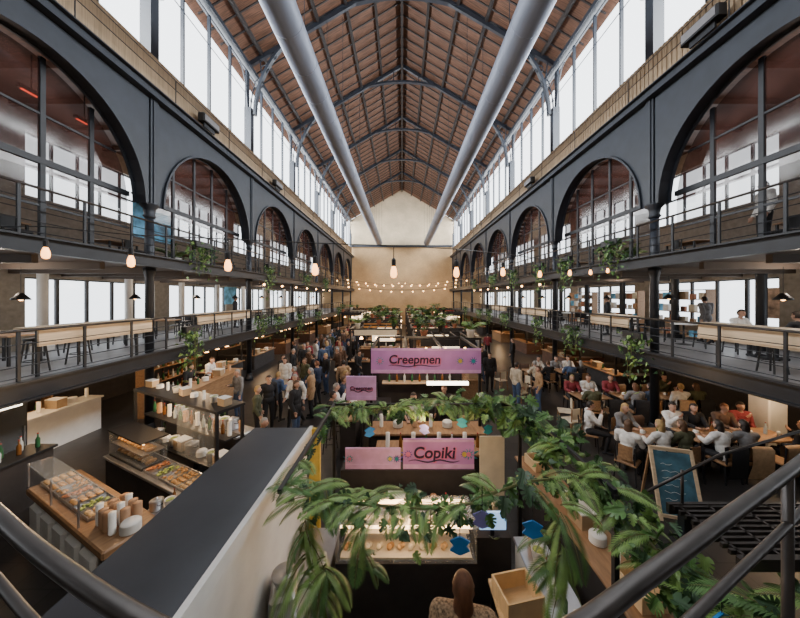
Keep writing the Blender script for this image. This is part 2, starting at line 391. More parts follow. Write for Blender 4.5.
def frond(mb,pos,d,L,n=13,droop=.9,lw=1.):
    pos=Vector(pos);d=Vector(d).normalized(); pts=[];p=pos.copy();v=d.copy()
    for i in range(n):
        pts.append(p.copy()); p=p+v*(L/n); v=(v+Vector((0,0,-droop/n))).normalized()
    mb.mi=2; mb.tube(pts,[.006*(1-.8*i/n) for i in range(n)],4)
    mb.mi=R.choice((0,1,1))
    for i in range(1,n):
        t=i/n; v=(pts[i]-pts[i-1]).normalized(); sd=v.cross(Vector((0,0,1)))
        if sd.length<.1: sd=Vector((1,0,0))
        sd.normalize(); l=L*.32*math.sin(pi*(.15+.8*t)); w=(.006+.004*L)*lw
        for q in(0,.5):
          pp=pts[i]-v*(L/n)*q
          for s in(-1,1):
            e=pp+(sd*s+v*.8+Vector((0,0,-.3))).normalized()*l
            mid=(pp+e)/2+Vector((0,0,l*.08))
            mb.add([pp,mid+v*w,e,mid-v*w],[(0,1,2,3)])
GM=['g1','g2','stem','g3']
def garland(path,n,spread,size,fr=0,drop=.15,kinds='mmmi',fl=(.3,.5)):
    mb=MB(); path=[Vector(p) for p in path]; mb.mi=2; mb.tube(path,.012,5)
    for i in range(n):
        t=R.random()*(len(path)-1); k=min(int(t),len(path)-2); p=path[k].lerp(path[k+1],t-k)
        p=p+Vector((R.gauss(0,spread),R.gauss(0,spread),R.gauss(-drop*.4,spread*.8)))
        kd=R.choice(kinds); mb.mi=R.choice((0,0,1,3,3))
        d=rv()+Vector((0,-.3,-.4)); nn=Vector((0,-.5,1))+rv(.6)
        leaf(mb,p,d,nn,size*R.uniform(.5,1.25)*(.55 if kd=='i' else 1),kd)
    for i in range(fr):
        t=R.random()*(len(path)-1); k=min(int(t),len(path)-2); p=path[k].lerp(path[k+1],t-k)
        a=R.uniform(0,2*pi); frond(mb,p,(cos(a),sin(a),R.uniform(-.2,.7)),R.uniform(*fl),14,1.3)
    return [P('garland_leaves',mb,GM)]
def gpl(path,n,spread,size,fr,label,**k):
    place(garland(path,n,spread,size,fr,**k),'leaf_garland',label=label,cat='plant garland',group='foliage on the stall frame')
FZ=2.42
gpl([(-1.25,4.75,FZ),(-.6,4.65,FZ),(0,4.7,FZ)],55,.08,.14,30,'artificial fern and leaf garland on the stall frame',kinds='mii')
gpl([(0,4.8,FZ),(.6,4.9,FZ+.03),(1.2,4.95,FZ)],55,.1,.15,32,'garland of palm and fern leaves on the stall frame',kinds='mii')
gpl([(1.1,4.95,FZ),(1.6,4.9,FZ+.05),(1.9,4.5,FZ)],85,.14,.21,10,'thick monstera leaf garland at the frame corner')
gpl([(1.9,4.6,FZ),(1.93,3.9,FZ),(1.95,3.2,FZ)],120,.14,.17,12,'monstera leaf garland draped along the frame')
gpl([(1.95,3.2,FZ),(1.97,2.7,FZ-.05),(2.0,2.3,FZ-.15)],95,.13,.13,12,'monstera leaves and palm fronds on the frame')
gpl([(2.0,2.35,FZ-.2),(2.05,2.1,FZ-.3),(2.1,1.9,FZ-.35)],90,.11,.12,9,'monstera garland hanging beside the metal stair')
gpl([(2.1,1.9,FZ-.3),(2.25,1.72,FZ-.15),(2.55,1.66,FZ-.05)],85,.1,.11,9,'leafy garland spilling along the stair landing edge')
gpl([(-1.1,4.7,FZ),(-1.12,3.9,FZ),(-1.12,3.1,FZ)],26,.04,.12,4,'sparse leaf garland along the frame edge')
gpl([(-1.15,2.75,FZ-.02),(-.7,2.65,FZ-.08),(-.3,2.65,FZ-.12)],30,.08,.12,26,'garland with drooping palm fronds on the stall frame',fl=(.25,.5))
gpl([(-.3,2.65,FZ-.12),(.2,2.65,FZ-.16),(.7,2.65,FZ-.1)],62,.09,.11,12,'monstera leaf garland hanging across the stall opening')
gpl([(.7,2.7,FZ-.1),(1.2,2.8,FZ+.0),(1.9,2.9,FZ)],62,.1,.12,10,'leafy garland sagging across the stall opening')
def hangpalm(n,L):
    mb=MB()
    for i in range(n):
        a=R.uniform(0,2*pi); frond(mb,(0,0,-R.uniform(0,.4)),(cos(a)*.6,sin(a)*.6,R.uniform(-.9,.3)),L*R.uniform(.6,1.1),20,1.8,.8)
    return [P('palm_fronds',mb,GM)]
for x,y,z,n,L in((1.42,2.6,2.35,9,.5),(1.46,2.6,2.0,8,.42),(-.85,2.55,2.3,9,.5),(-.66,2.5,2.05,10,.5),(-.36,2.6,2.15,8,.42),(-.75,2.6,1.8,9,.45)):
    place(hangpalm(n,L),'hanging_palm',(x,y,z),label='bunch of drooping green palm fronds hanging from the frame',cat='hanging plant',group='hanging palm bunches')
T=[]
for x,y in((-1.12,4.8),(1.95,4.8),(1.95,2.65)): T.append(P('post',MB().box(x,y,1.2,.045,.045,2.4),'black'))
for a,b in(((-1.12,4.8),(1.95,4.8)),((-1.12,2.65),(-1.12,4.8)),((1.95,2.65),(1.95,4.8))):
    T.append(P('rail',MB().beam((a[0],a[1],2.42),(b[0],b[1],2.42),.04,.04),'black'))
place(T,'stall_frame',label='black steel frame carrying leaf garlands over the stall',cat='stall frame')
def feltleaf(mt):
    mb=MB(); n=12
    vs=[(.1*sin(2*pi*i/n)*(.55 if i%2 else 1),0,.08*cos(2*pi*i/n)) for i in range(n)]
    vs+=[(a,.015,c) for a,_,c in vs]
    mb.add(vs,[tuple(range(n)),tuple(reversed(range(n,2*n)))]+[(i,(i+1)%n,n+(i+1)%n,n+i) for i in range(n)])
    return [P('felt_leaf',mb,mt),P('string',MB().cyl((0,.008,.07),(0,.008,.3),.003,n=4),'black')]
for x,y,z,mt in((1.15,2.55,2.15,'cyan'),(.5,2.5,2.05,'cyan'),(-.5,4.5,2.1,'cyan'),(1.4,4.7,2.05,'teal'),(.72,2.6,2.2,'lilac'),(2.05,1.85,2.1,'cyan'),(.35,4.6,2.1,'lilac'),(.95,4.6,2.2,'teal')):
    place(feltleaf(mt),'felt_decoration',(x,y,z),R.uniform(-.5,.5),label='small %s felt leaf hanging on a string'%('blue' if mt=='cyan' else 'lilac' if mt=='lilac' else 'teal'),cat='decoration',group='felt leaf decorations')
def ivy(w,h,n,size=.12):
    mb=MB()
    for i in range(n):
        y=R.gauss(0,w*.3); z=-abs(R.gauss(0,h*.5)); x=R.gauss(0,.1)
        mb.mi=R.choice((0,1,3)); leaf(mb,(x,y,z+.2),rv()+Vector((0,0,-.8)),rv()+Vector((.8,0,.3)),size*R.uniform(.6,1.3),'i' if R.random()<.7 else 'l')
    for i in range(4):
        mb.mi=2; y=R.uniform(-w*.4,w*.4); mb.tube([(0,y,.2),(.03,y,-h*.3),(0,y,-h)],.006,4)
    return [P('trailing_leaves',mb,GM),P('trough',MB().box(0,0,.12,.2,w*.8,.2,b=.02),'black')]
IV=[ivy(1.0,1.0,210),ivy(.9,1.3,190),ivy(1.4,.8,200)]
for sx,y,z,i in((-1,10.4,UF+.6,0),(1,10.0,UF+.6,0),(-1,15.8,UF+.4,1),(1,15.2,UF+.4,1),(-1,22,UF+.4,2),(1,23,UF+.4,2),(1,18.8,UF+.4,0),(-1,27.5,UF+.4,0),(1,29,UF+.4,0),(1,12.8,UF+.4,1),
                 (-1,9.9,GF+.5,1),(1,9.0,GF+.4,1),(1,15.4,GF+.5,1),(-1,17,GF+.5,2),(1,20.3,GF+.4,2),(-1,25,GF+.4,2),(1,27,GF+.4,2),(-1,14.9,GF+.6,0),(-1,20.5,GF+.5,1),(1,24,GF+.5,0),(1,12.3,GF+.3,0),(1,33,GF+.4,0),(-1,33,GF+.4,0)):
    place(IV[i],'trailing_plant',(sx*(W-.56),y,z),0,label='trailing green ivy in a black trough on the gallery rail',cat='plant',group='railing plants')
def bush(h,n,size,pot='terr',kind='l',fr=0):
    mb=MB()
    for i in range(n):
        a=R.uniform(0,2*pi); r=R.uniform(.02,.3)*h; z=.3+R.uniform(0,.7)*h
        mb.mi=R.choice((0,1,3)); leaf(mb,(r*cos(a),r*sin(a),z),(cos(a),sin(a),R.uniform(-.3,.9)),(0,0,1),size*R.uniform(.6,1.2),kind)
    for i in range(fr):
        a=R.uniform(0,2*pi); frond(mb,(0,0,.3),(cos(a),sin(a),1.3),h*R.uniform(.8,1.1),12,1.4,2.)
    mb.mi=2
    for i in range(5):
        a=R.uniform(0,6.28); mb.tube([(0,0,.25),(.1*h*cos(a),.1*h*sin(a),.3+h*.5)],.012,5)
    return [P('foliage',mb,GM),P('pot',MB().lathe([(.12,0),(.17,.28),(.19,.3),(.19,.34),(.16,.34),(.15,.3)],n=16),pot,True)]
BU=[bush(.8,90,.2),bush(.6,60,.24,'black','m'),bush(.8,20,.16,'white','l',14)]
# ---------------------------------------------------------------- furniture templates
def legs(w,d,h,t=.04,mt='black',r=0):
    return [P('leg',MB().beam((x*(w/2+r),y*(d/2+r),0),(x*w/2,y*d/2,h),t,t),mt) for x in(-1,1) for y in(-1,1)]
def chairT(mt='wood2',fr='black'):
    bk=MB()
    for i in range(6):
        a=-.5+i*.2; bk.box(.2*sin(a)*1.0,-.2+.04*(1-cos(a))*3,.68,.075,.02,.32,rz=a*.4)
    return [P('seat',MB().box(0,0,.44,.42,.42,.04,b=.015),mt),P('backrest',bk,mt)]+legs(.36,.36,.42,.028,fr,.03)+[P('back_post',MB().beam((x*.17,-.19,.44),(x*.18,-.22,.84),.025,.025),fr) for x in(-1,1)]
CH=chairT(); CH2=chairT('cream','wood2'); CH3=chairT('black','black')
def coatT(c):
    m=MB(); prof=[(-.2,.16),(-.27,.5),(-.27,.84),(-.2,.89),(-.13,.84),(-.14,.6)]
    vs=[(x,y,z) for y,z in prof for x in(-.21*(1+.15*(z<.3)),-.06,.06,.21*(1+.15*(z<.3)))]
    m.add(vs,[(i*4+j,i*4+j+1,(i+1)*4+j+1,(i+1)*4+j) for i in range(len(prof)-1) for j in range(3)])
    return [P('coat',m,CL[c],True)]
COAT={c:coatT(c) for c in('tan','black','brown','navy')}
def tableT(w,d,mt='wood2',h=.75):
    return [P('table_top',MB().box(0,0,h-.02,w,d,.04,b=.012),mt)]+legs(w-.12,d-.12,h-.04,.045,'black')
TB=tableT(1.1,.75)
RT=[P('table_top',MB().cyl((0,0,.72),(0,0,.75),.36,n=24),'white'),P('pedestal',MB().cyl((0,0,.03),(0,0,.72),.03,n=10),'black'),P('foot',MB().lathe([(.24,0),(.22,.02),(.04,.05)]),'black')]
HT=[P('table_top',MB().cyl((0,0,1.06),(0,0,1.1),.36,n=24),'wood'),P('pedestal',MB().cyl((0,0,.03),(0,0,1.06),.035,n=10),'black'),P('foot',MB().lathe([(.26,0),(.24,.02),(.04,.05)]),'black')]
ST=[P('seat',MB().lathe([(.15,.72),(.175,.74),(.175,.76),(.16,.775)],n=18),'black',True)]+legs(.2,.2,.72,.025,'black',.06)+[P('footrest',MB().tube([(.17*cos(a),.17*sin(a),.26) for a in [2*pi*i/14 for i in range(15)]],.01,5),'black')]
bottle=lambda mt:[P('bottle_body',MB().lathe([(.034,0),(.036,.02),(.036,.17),(.014,.22),(.013,.28)],n=12),mt,True),P('cap',MB().cyl((0,0,.28),(0,0,.3),.015,n=10),'red')]
M['gg']=mat('green_glass',(.03,.12,.05),.12); M['gb']=mat('brown_glass',(.2,.08,.02),.12); M['gc']=mat('clear_glass',(.55,.6,.6),.1)
BT=[bottle('gg'),bottle('gb'),bottle('gc')]
CUPS=[P('cup_stack',MB().lathe([(.035,0)]+[(r,z) for k in range(8) for r,z in((.045,.02+k*.035),(.04,.022+k*.035))]+[(.046,.3)],n=14),'paper',True)]
CUPB=[P('cup_stack',MB().lathe([(.045,0)]+[(r,z) for k in range(8) for r,z in((.058,.02+k*.03),(.05,.022+k*.03))]+[(.058,.26)],n=14),'brownp',True)]
PLATES=[P('plate_stack',MB().lathe([(.06,0)]+[q for k in range(8) for q in((.12,.015+k*.016),(.11,.02+k*.016))]+[(.1,.15)],n=18),'white',True)]
def trayT(fm,big=False):
    fo=MB()
    if big:
        for i in range(12): fo.sph((-.1+.1*(i%3),-.18+.12*(i//3),.055),.045,.055,.035,9,6)
    else:
        for i in range(20): fo.sph((R.uniform(-.13,.13),R.uniform(-.21,.21),.045+R.uniform(0,.02)),.034,.038,.025,7,5)
    tr=MB().box(0,0,.015,.34,.52,.03); tr.box(.165,0,.04,.01,.52,.06).box(-.165,0,.04,.01,.52,.06).box(0,.255,.04,.34,.01,.06).box(0,-.255,.04,.34,.01,.06)
    return [P('tray',tr,'steel'),P('food_filling',fo,fm,True)]
TR=[trayT('food'),trayT('bread',True),trayT('sauce'),trayT('salad'),trayT('food',True)]
TRL=['steel tray of small baked snacks','steel tray of round bread rolls','steel tray of roasted food','steel tray of mixed salad','steel tray of browned pastries']
BX=[P('carton',MB().box(0,0,.12,.34,.26,.24),'card'),P('lid',MB().box(0,0,.245,.35,.27,.02),'paper')]
TUB=[P('tub_body',MB().lathe([(.09,0),(.12,.2),(.125,.21),(.11,.2),(.1,.18)],n=18),'white',True),P('tub_food',MB().sph((0,0,.17),.1,.1,.04),'salad',True)]
POT=[P('pot_body',MB().lathe([(.14,0),(.15,.02),(.15,.22),(.155,.23),(.14,.23)],n=20),'steel',True),P('pot_lid',MB().lathe([(.15,.23),(.1,.26),(.02,.27),(.02,.3)],n=20),'steel',True),P('handle',MB().tube([(.15,-.05,.17),(.2,-.04,.17),(.2,.04,.17),(.15,.05,.17)],.01,6),'black')]
CRATE=[P('crate_side',MB().box(0,.16,.1,.42,.02,.2),'ply'),P('crate_side',MB().box(0,-.16,.1,.42,.02,.2),'ply'),P('crate_side',MB().box(.2,0,.1,.02,.3,.2),'ply'),P('crate_side',MB().box(-.2,0,.1,.02,.3,.2),'ply'),P('crate_base',MB().box(0,0,.01,.38,.3,.02),'ply')]
PEND=[P('cord',MB().cyl((0,0,.12),(0,0,.3),.005,n=5),'black'),P('socket',MB().lathe([(.02,.05),(.026,.06),(.026,.13),(.012,.15)],n=10),'black'),P('bulb',MB().lathe([(.01,-.09),(.03,-.08),(.04,-.045),(.036,0),(.02,.05)],n=12),'bulb',True)]
LAMP=[P('lamp_shade',MB().lathe([(.17,0),(.15,.04),(.05,.16),(.03,.17)],n=18),'black',True),P('bulb',MB().sph((0,0,.02),.045),'bulbs',True),P('cord',MB().cyl((0,0,.17),(0,0,.8),.006,n=5),'black')]
# ---------------------------------------------------------------- people
def cap(mb,p0,p1,r0,r1):
    mb.cyl(p0,p1,r0,r1,12); mb.sph(p0,r0,nu=12,nv=8); mb.sph(p1,r1,nu=12,nv=8)
def person_template(J,slim=1.,shortsleeve=False,longhair=False,coat=False):
    mb=MB(); bones=[]
    V={k:Vector(v) for k,v in J.items()}
    def bone(a,b,r0,r1,tag): cap(mb,a,b,r0,r1); bones.append((a,b,r0,r1,tag))
    pe,ch,nk,hd=V['pelvis'],V['chest'],V['neck'],V['head']
    up=(ch-pe).normalized()
    mb.sph(pe,.165*slim,.12,.13); mb.sph(pe.lerp(ch,.5),.14*slim,.105,.16); mb.sph(ch,.165*slim,.115,.17)
    bones.append((pe,pe,.13,.13,'pelvis')); bones.append((pe.lerp(ch,.35),ch,.13,.14,'torso'))
    bone(nk-up*.06,hd-Vector((0,.01,.06)),.055,.05,'neck')
    mb.sph(hd,.074,.09,.108,16,12); mb.sph(hd+Vector((0,.03,-.06)),.052,.055,.05)
    mb.cyl(hd+Vector((0,.08,.01)),hd+Vector((0,.108,-.022)),.008,.016,8)
    mb.sph(hd+Vector((0,.1,-.022)),.015); mb.sph(hd+Vector((0,.083,-.058)),.022,.012,.01)
    for s in(-1,1): mb.sph(hd+Vector((s*.076,0,-.01)),.012,.02,.03)
    bones.append((hd+Vector((0,0,-.03)),hd+Vector((0,0,.03)),.09,.09,'head'))
    for s,S in((-1,'L'),(1,'R')):
        sh,el,wr=V['sh'+S],V['el'+S],V['wr'+S]
        bone(nk-up*.05,sh,.06,.062,'torso'); bone(sh,el,.056,.043,'uarm'); bone(el,wr,.042,.028,'farm')
        d=(wr-el).normalized(); side=Vector((-s,0,0)) if abs(d.x)<.8 else Vector((0,0,1))
        side=(side-d*side.dot(d)).normalized(); n=d.cross(side)*(s)
        if d.z<-.5: fw=Vector((0,1,0)); side=(fw-d*fw.dot(d)).normalized(); n=side.cross(d)*s*-1
        k=wr+d*.085
        for q in(-.022,0,.022): cap(mb,wr+d*.02+side*q*.6,k+side*q,.018,.015)
        bones.append((wr+d*.015,k+d*.09,.03,.03,'hand'))
        for q,l in((-.03,.06),(-.01,.072),(.011,.078),(.031,.068)):
            a=k+side*q; b=a+(d+n*.25).normalized()*l*.55; c2=b+(d+n*.9).normalized()*l*.5
            cap(mb,a,b,.0105,.0095); cap(mb,b,c2,.0095,.008)
        a=wr+d*.03+side*.025; b=a+(side*.8+d*.8).normalized()*.045; cap(mb,a,b,.014,.011); cap(mb,b,b+(d+side*.2+n*.4).normalized()*.03,.011,.009)
        hp,kn,an,to=V['hp'+S],V['kn'+S],V['an'+S],V['to'+S]
        bone(hp,kn,.088*slim,.056,'thigh'); bone(kn,an,.056,.036,'calf'); bone(kn.lerp(an,.3),kn.lerp(an,.35),.058,.056,'calf')
        bone(an-Vector((0,0,.035)),to,.036,.03,'foot'); mb.sph(an+Vector((0,-.04,-.05)),.034)
    me=mb.me('person_body','skin'); o=bpy.data.objects.new('tmp',me); COL.objects.link(o)
    r=o.modifiers.new('r','REMESH'); r.mode='VOXEL'; r.voxel_size=.0125
    sm=o.modifiers.new('s','SMOOTH'); sm.iterations=2; sm.factor=.5
    dg=bpy.context.evaluated_depsgraph_get(); body=bpy.data.meshes.new_from_object(o.evaluated_get(dg)); bpy.data.objects.remove(o)
    nv=len(body.vertices); co=np.empty(nv*3); body.vertices.foreach_get('co',co); co=co.reshape(-1,3)
    no=np.empty(nv*3); body.vertices.foreach_get('normal',no); no=no.reshape(-1,3)
    polys=[tuple(p.vertices) for p in body.polygons]
    cen=np.array([co[list(p)].mean(0) for p in polys])
    best=np.full(len(cen),9.);tag=np.zeros(len(cen),int);tags=['pelvis','torso','neck','head','uarm','farm','hand','thigh','calf','foot']
    for a,b,r0,r1,t in bones:
        a=np.array(a);b=np.array(b);d=b-a;L=max(d.dot(d),1e-9);u=np.clip(((cen-a)@d)/L,0,1)
        q=np.linalg.norm(cen-(a+u[:,None]*d),axis=1)-(r0+(r1-r0)*u); k=q<best; best[k]=q[k]; tag[k]=tags.index(t)
    h=np.array(hd)
    def shell(sel,off,name,extra=None):
        idx=np.where(sel)[0]; used={};vs=[];fs=[]
        for i in idx:
            f=[]
            for v in polys[i]:
                if v not in used: used[v]=len(vs); vs.append(tuple(co[v]+no[v]*off))
                f.append(used[v])
            fs.append(tuple(f))
        m=MB();m.add(vs,fs)
        if extra: extra(m)
        return m
    def tg(*n): return np.isin(tag,[tags.index(x) for x in n])
    shirt=tg('torso','uarm') if shortsleeve else tg('torso','uarm','farm')
    shirt|=tg('pelvis')&(cen[:,2]>pe.z-.06 if not coat else True)
    pants=tg('pelvis','thigh','calf')
    if coat and J['knL'][1]<.3: shirt|=tg('thigh')&(cen[:,2]>pe.z-.3)
    rel=cen-h
    hair=tg('head','neck')&((rel[:,2]>.055)|((rel[:,1]<.015)&(rel[:,2]>-.05-(.05 if longhair else 0))&~((abs(rel[:,0])>.07)&(rel[:,1]>-.02)&(rel[:,2]<.02))))
    def longh(m):
        m.sph((h[0],h[1]-.06,h[2]-.1),.08,.045,.15,12,8)
    parts=[P('person_body',body,'skin')]
    body.materials.clear(); body.materials.append(M['skin']); body.polygons.foreach_set('use_smooth',[True]*len(body.polygons))
    parts.append(P('trousers',shell(pants,.009,'t'),CL['denim'],True))
    parts.append(P('jacket',shell(shirt,.018 if not coat else .028,'s'),CL['black'],True))
    parts.append(P('shoes',shell(tg('foot'),.008,'f'),CL['black'],True))
    parts.append(P('hair',shell(hair,.014,'h',longh if longhair else None),HAIR['brown'],True))
    ey=MB()
    for s in(-1,1): ey.sph(h+np.array((s*.03,.083,.005)),.009,nu=8,nv=6)
    parts.append(P('eyes',ey,'black',True))
    return parts
def J(pelvis,chest,neck,head,sh,el,wr,hp,kn,an,to,asym=None):
    d=dict(pelvis=pelvis,chest=chest,neck=neck,head=head)
    for k,v in(('sh',sh),('el',el),('wr',wr),('hp',hp),('kn',kn),('an',an),('to',to)):
        d[k+'R']=v; d[k+'L']=(-v[0],v[1],v[2])
    if asym:d.update(asym)
    return d
stand=J((0,0,.97),(0,0,1.3),(0,-.01,1.47),(0,.02,1.62),(.185,-.01,1.41),(.24,-.03,1.13),(.23,.08,.9),(.09,0,.93),(.1,.02,.51),(.1,-.02,.09),(.12,.14,.035))
work=J((0,0,.97),(0,.05,1.3),(0,.08,1.46),(0,.14,1.6),(.185,.06,1.4),(.25,.1,1.13),(.17,.36,1.08),(.09,0,.93),(.1,.02,.51),(.1,-.02,.09),(.12,.14,.035))
walk=J((0,0,.96),(0,.02,1.3),(0,.02,1.46),(0,.05,1.61),(.185,0,1.41),(.23,.05,1.13),(.2,.25,1.0),(.09,0,.93),(.1,.16,.52),(.1,.24,.1),(.12,.4,.05),dict(knL=(-.1,-.02,.51),anL=(-.1,-.3,.16),toL=(-.1,-.17,.04),elL=(-.23,-.14,1.15),wrL=(-.23,-.1,.9)))
sit=J((0,0,.55),(0,.05,.9),(0,.07,1.07),(0,.12,1.22),(.185,.06,1.0),(.24,.18,.79),(.13,.4,.79),(.1,.02,.55),(.13,.44,.52),(.13,.42,.09),(.14,.58,.035))
sit2=J((0,0,.55),(0,.02,.9),(0,.0,1.08),(.02,.04,1.23),(.185,.0,1.01),(.23,.05,.76),(.1,.3,.66),(.1,.02,.55),(.12,.44,.52),(.12,.36,.09),(.13,.52,.035),dict(elR=(.24,.2,.84),wrR=(.08,.28,1.02)))
talk=J((0,0,.97),(0,0,1.3),(0,.0,1.47),(.01,.03,1.62),(.185,0,1.41),(.25,.02,1.14),(.14,.25,1.2),(.09,0,.93),(.12,.03,.51),(.14,-.02,.09),(.17,.14,.035),dict(wrL=(-.23,.06,.9)))
PT={'stand':person_template(stand),'coat':person_template(stand,1.05,coat=True,longhair=True),'work':person_template(work,shortsleeve=True),'walk':person_template(walk,coat=True),
    'talk':person_template(talk),'sit':person_template(sit),'sitl':person_template(sit,.95,longhair=True),'sit2':person_template(sit2)}
def person(pose,x,y,z,rz,top,bot='denim',hair='brown',s=1.,extra=''):
    desc={'stand':'standing','coat':'standing in a long coat','work':'working at a counter','walk':'walking','talk':'standing and gesturing','sit':'seated at a table','sitl':'seated at a table with long hair','sit2':'seated with one hand raised'}[pose]
    place(PT[pose],'person',(x,y,z),rz,label='%s-haired person in %s top %s%s'%(hair,top,desc,extra),cat='person',group='market visitors',
      over={'jacket':CL[top],'trousers':CL[bot],'hair':HAIR[hair]},s=s)
# ---------------------------------------------------------------- near grey-roofed booth
T=[P('booth_wall',MB().box(-1.78,2.55,1.08,.76,3.5,2.16,b=.02),'white'),P('booth_roof',MB().box(-1.8,2.55,2.2,.84,3.6,.1,b=.02),'roofgrey'),
   P('roof_edge',MB().box(-1.36,2.55,2.2,.05,3.62,.13),'white'),
   P('end_panel',MB().box(-1.3,4.33,1.12,.16,.06,2.24),'yellow')]
place(T,'market_booth',label='long booth with dark grey flat roof and white side panels',cat='booth')
T=[P('counter_body',MB().box(0,0,.44,.4,1.5,.88),'white'),P('countertop',MB().box(0,0,.9,.44,1.56,.04,b=.01),'steel')]
place(T,'prep_counter',(-1.09,3.35,0),label='white prep counter with steel top beside the booth',cat='counter')
T=[P('machine_body',MB().box(0,0,.16,.26,.34,.32,b=.03),'steel'),P('hopper',MB().lathe([(.08,.32),(.12,.42),(.12,.44)],n=16),'steel',True),P('lever',MB().cyl((.13,0,.2),(.22,-.1,.34),.012),'black')]
place(T,'slicing_machine',(-1.22,3.0,.92),.3,label='silver metal kitchen machine on the prep counter',cat='kitchen machine')
T=[P('basin_rim',MB().box(0,0,.06,.34,.3,.12,b=.02),'white'),P('basin_inside',MB().box(0,0,.122,.28,.24,.01),'steel')]
place(T,'plastic_tub',(-1.08,3.45,.92),.2,label='white plastic tub with utensils',cat='tub')
# ---------------------------------------------------------------- left kitchen stall (rotated)
KX,KY,KR=-4.95,4.65,-.45
def K(lx,ly): return (KX+lx*cos(KR)-ly*sin(KR),KY+lx*sin(KR)+ly*cos(KR))
def kp(T,name,lx,ly,z,rz=0,**k):
    x,y=K(lx,ly); return place(T,name,(x,y,z),KR+rz,**k)
drum=[P('front_panel',MB().box(-1.1+i*.5,-.3,.42,.44,.12,.56,b=.05),'white') for i in range(5)]
kp([P('counter_body',MB().box(0,0,.4,2.8,.5,.8),'walld'),P('countertop',MB().box(0,-.03,.86,2.9,.66,.1,b=.02),'wood2')]+drum,'serving_counter',-.05,0,0,label='wooden serving counter with rounded white front bins',cat='counter')
for i in range(7): j=[1,4,0,2,4,3,1][i]; kp(TR[j],'food_tray',-1.3+i*.28,-.02,.91,label=TRL[j]+' on the serving counter',cat='food tray',group='food trays',s=.76)
T=[P('glass_panel',MB().box(0,-.32,.2,2.1,.012,.36),'glass'),P('glass_shelf',MB().box(0,-.19,.39,2.1,.3,.012),'glass')]+[P('support',MB().box(x,-.32,.2,.02,.02,.4),'steel') for x in(-1.04,0,1.04)]
kp(T,'sneeze_guard',-.5,0,.91,label='clear glass guard over the food trays',cat='glass guard')
for i in range(12): kp(CUPB if i%3 else CUPS,'cup_stack',.72+.13*(i%4),-.16+.14*(i//4),.91,label='stack of %s cups at the counter end'%('brown' if i%3 else 'white'),cat='cups',group='cup stacks')
kp(PLATES,'plate_stack',1.27,-.02,.91,label='stack of white plates at the counter end',cat='plates')
kp([P('counter_body',MB().box(0,0,.43,3.0,.5,.86),'walld'),P('countertop',MB().box(0,0,.89,3.1,.56,.05,b=.01),'steel')],'work_counter',-.15,.95,0,label='dark work counter with steel top',cat='counter')
kp([P('counter_body',MB().box(0,0,.43,.4,.4,.86),'walld'),P('countertop',MB().box(0,0,.89,.44,.4,.05,b=.01),'steel')],'corner_counter',1.2,.48,0,label='small dark corner counter joining the stall counters',cat='counter')
for i in range(3): kp([POT,TUB,BT[1]][i],'kitchenware',1.1+.12*(i%2),.36+i*.12,.915,label=['steel cooking pot','white tub of salad','brown bottle'][i]+' on the corner counter',cat=['pot','tub','bottle'][i],s=.6)
T=[P('case_base',MB().box(0,0,.02,1.3,.42,.04),'black'),P('case_glass',MB().box(0,0,.28,1.3,.42,.46),'glass'),P('case_top',MB().box(0,0,.52,1.34,.46,.03),'black'),P('case_light',MB().box(0,-.15,.48,1.2,.03,.03),'warmled'),P('case_shelf',MB().box(0,0,.27,1.26,.38,.012),'steel')]
kp(T,'bread_case',-.95,.95,.915,label='lit glass case filled with bread on the work counter',cat='display case')
for z in(.04,.28):
    for i in range(9):
        kp([P('bread_loaf',MB().sph((0,0,.045),.055,.1,.045,12,8),'bread' if i%2 else 'food',True)],'bread_loaf',-1.5+i*.138,.93,.915+z,label='golden bread loaf in the lit case',cat='bread',group='bread loaves')
for i in range(5): j=[2,3,0,4,1][i]; kp(TR[j],'food_tray',-.12+i*.28,.95,.915,label=TRL[j]+' on the work counter',cat='food tray',group='food trays',s=.78)
T=[]
for x,y in((-1.8,1.25),(1.15,1.25),(-1.8,1.75),(1.15,1.75)): T.append(P('post',MB().box(x,y,1.05,.05,.05,2.1),'black'))
T.append(P('top_shelf',MB().box(-.32,1.5,2.1,3.05,.55,.05),'black'))
T.append(P('mid_shelf',MB().box(-.32,1.55,1.5,2.95,.3,.03),'black'))
T.append(P('glass_panel',MB().box(.5,1.25,1.55,1.25,.012,1.0),'glass'))
T.append(P('side_wall',MB().box(1.15,1.5,.5,.04,.5,1.0),'black'))
T.append(P('tube_light',MB().box(-.3,1.4,2.05,2.6,.05,.04),'warmled'))
T.append(P('base_shelf',MB().box(-.32,1.55,.9,2.95,.35,.04),'black'))
kp(T,'kitchen_frame',0,0,0,label='black steel and glass shelf frame over the kitchen stall',cat='stall frame')
for i in range(9): kp([BX,PLATES,CUPS,TUB][i%4],'storage_box',-1.65+i*.33,1.5,2.13,R.uniform(-.2,.2),label='carton, tub or tableware on the high black shelf',cat='box',group='stored cartons',s=.6)
for i in range(14): kp([BT[0],CUPB,BT[1],CUPS,BT[2]][i%5],'shelf_item',-1.68+i*.21,1.56,1.52,label='bottle or cup stack on the middle shelf',cat='bottle' if i%5 in(0,2,4) else 'cups',group='middle shelf items',s=.9)
for i in range(8): kp([POT,PLATES,TUB,BX][i%4],'kitchenware',-1.55+i*.34,1.56,.92,label=['steel cooking pot','stack of white plates','white tub of salad','carton'][i%4]+' on the low frame shelf',cat=['pot','plates','tub','box'][i%4],group='low shelf kitchenware',s=.85)
kp([P('counter_body',MB().box(0,0,.43,3.0,.5,.86),'walld'),P('countertop',MB().box(0,0,.89,3.1,.55,.05,b=.01),'steel')],'work_counter',-1.5,2.65,0,label='back work counter with equipment',cat='counter')
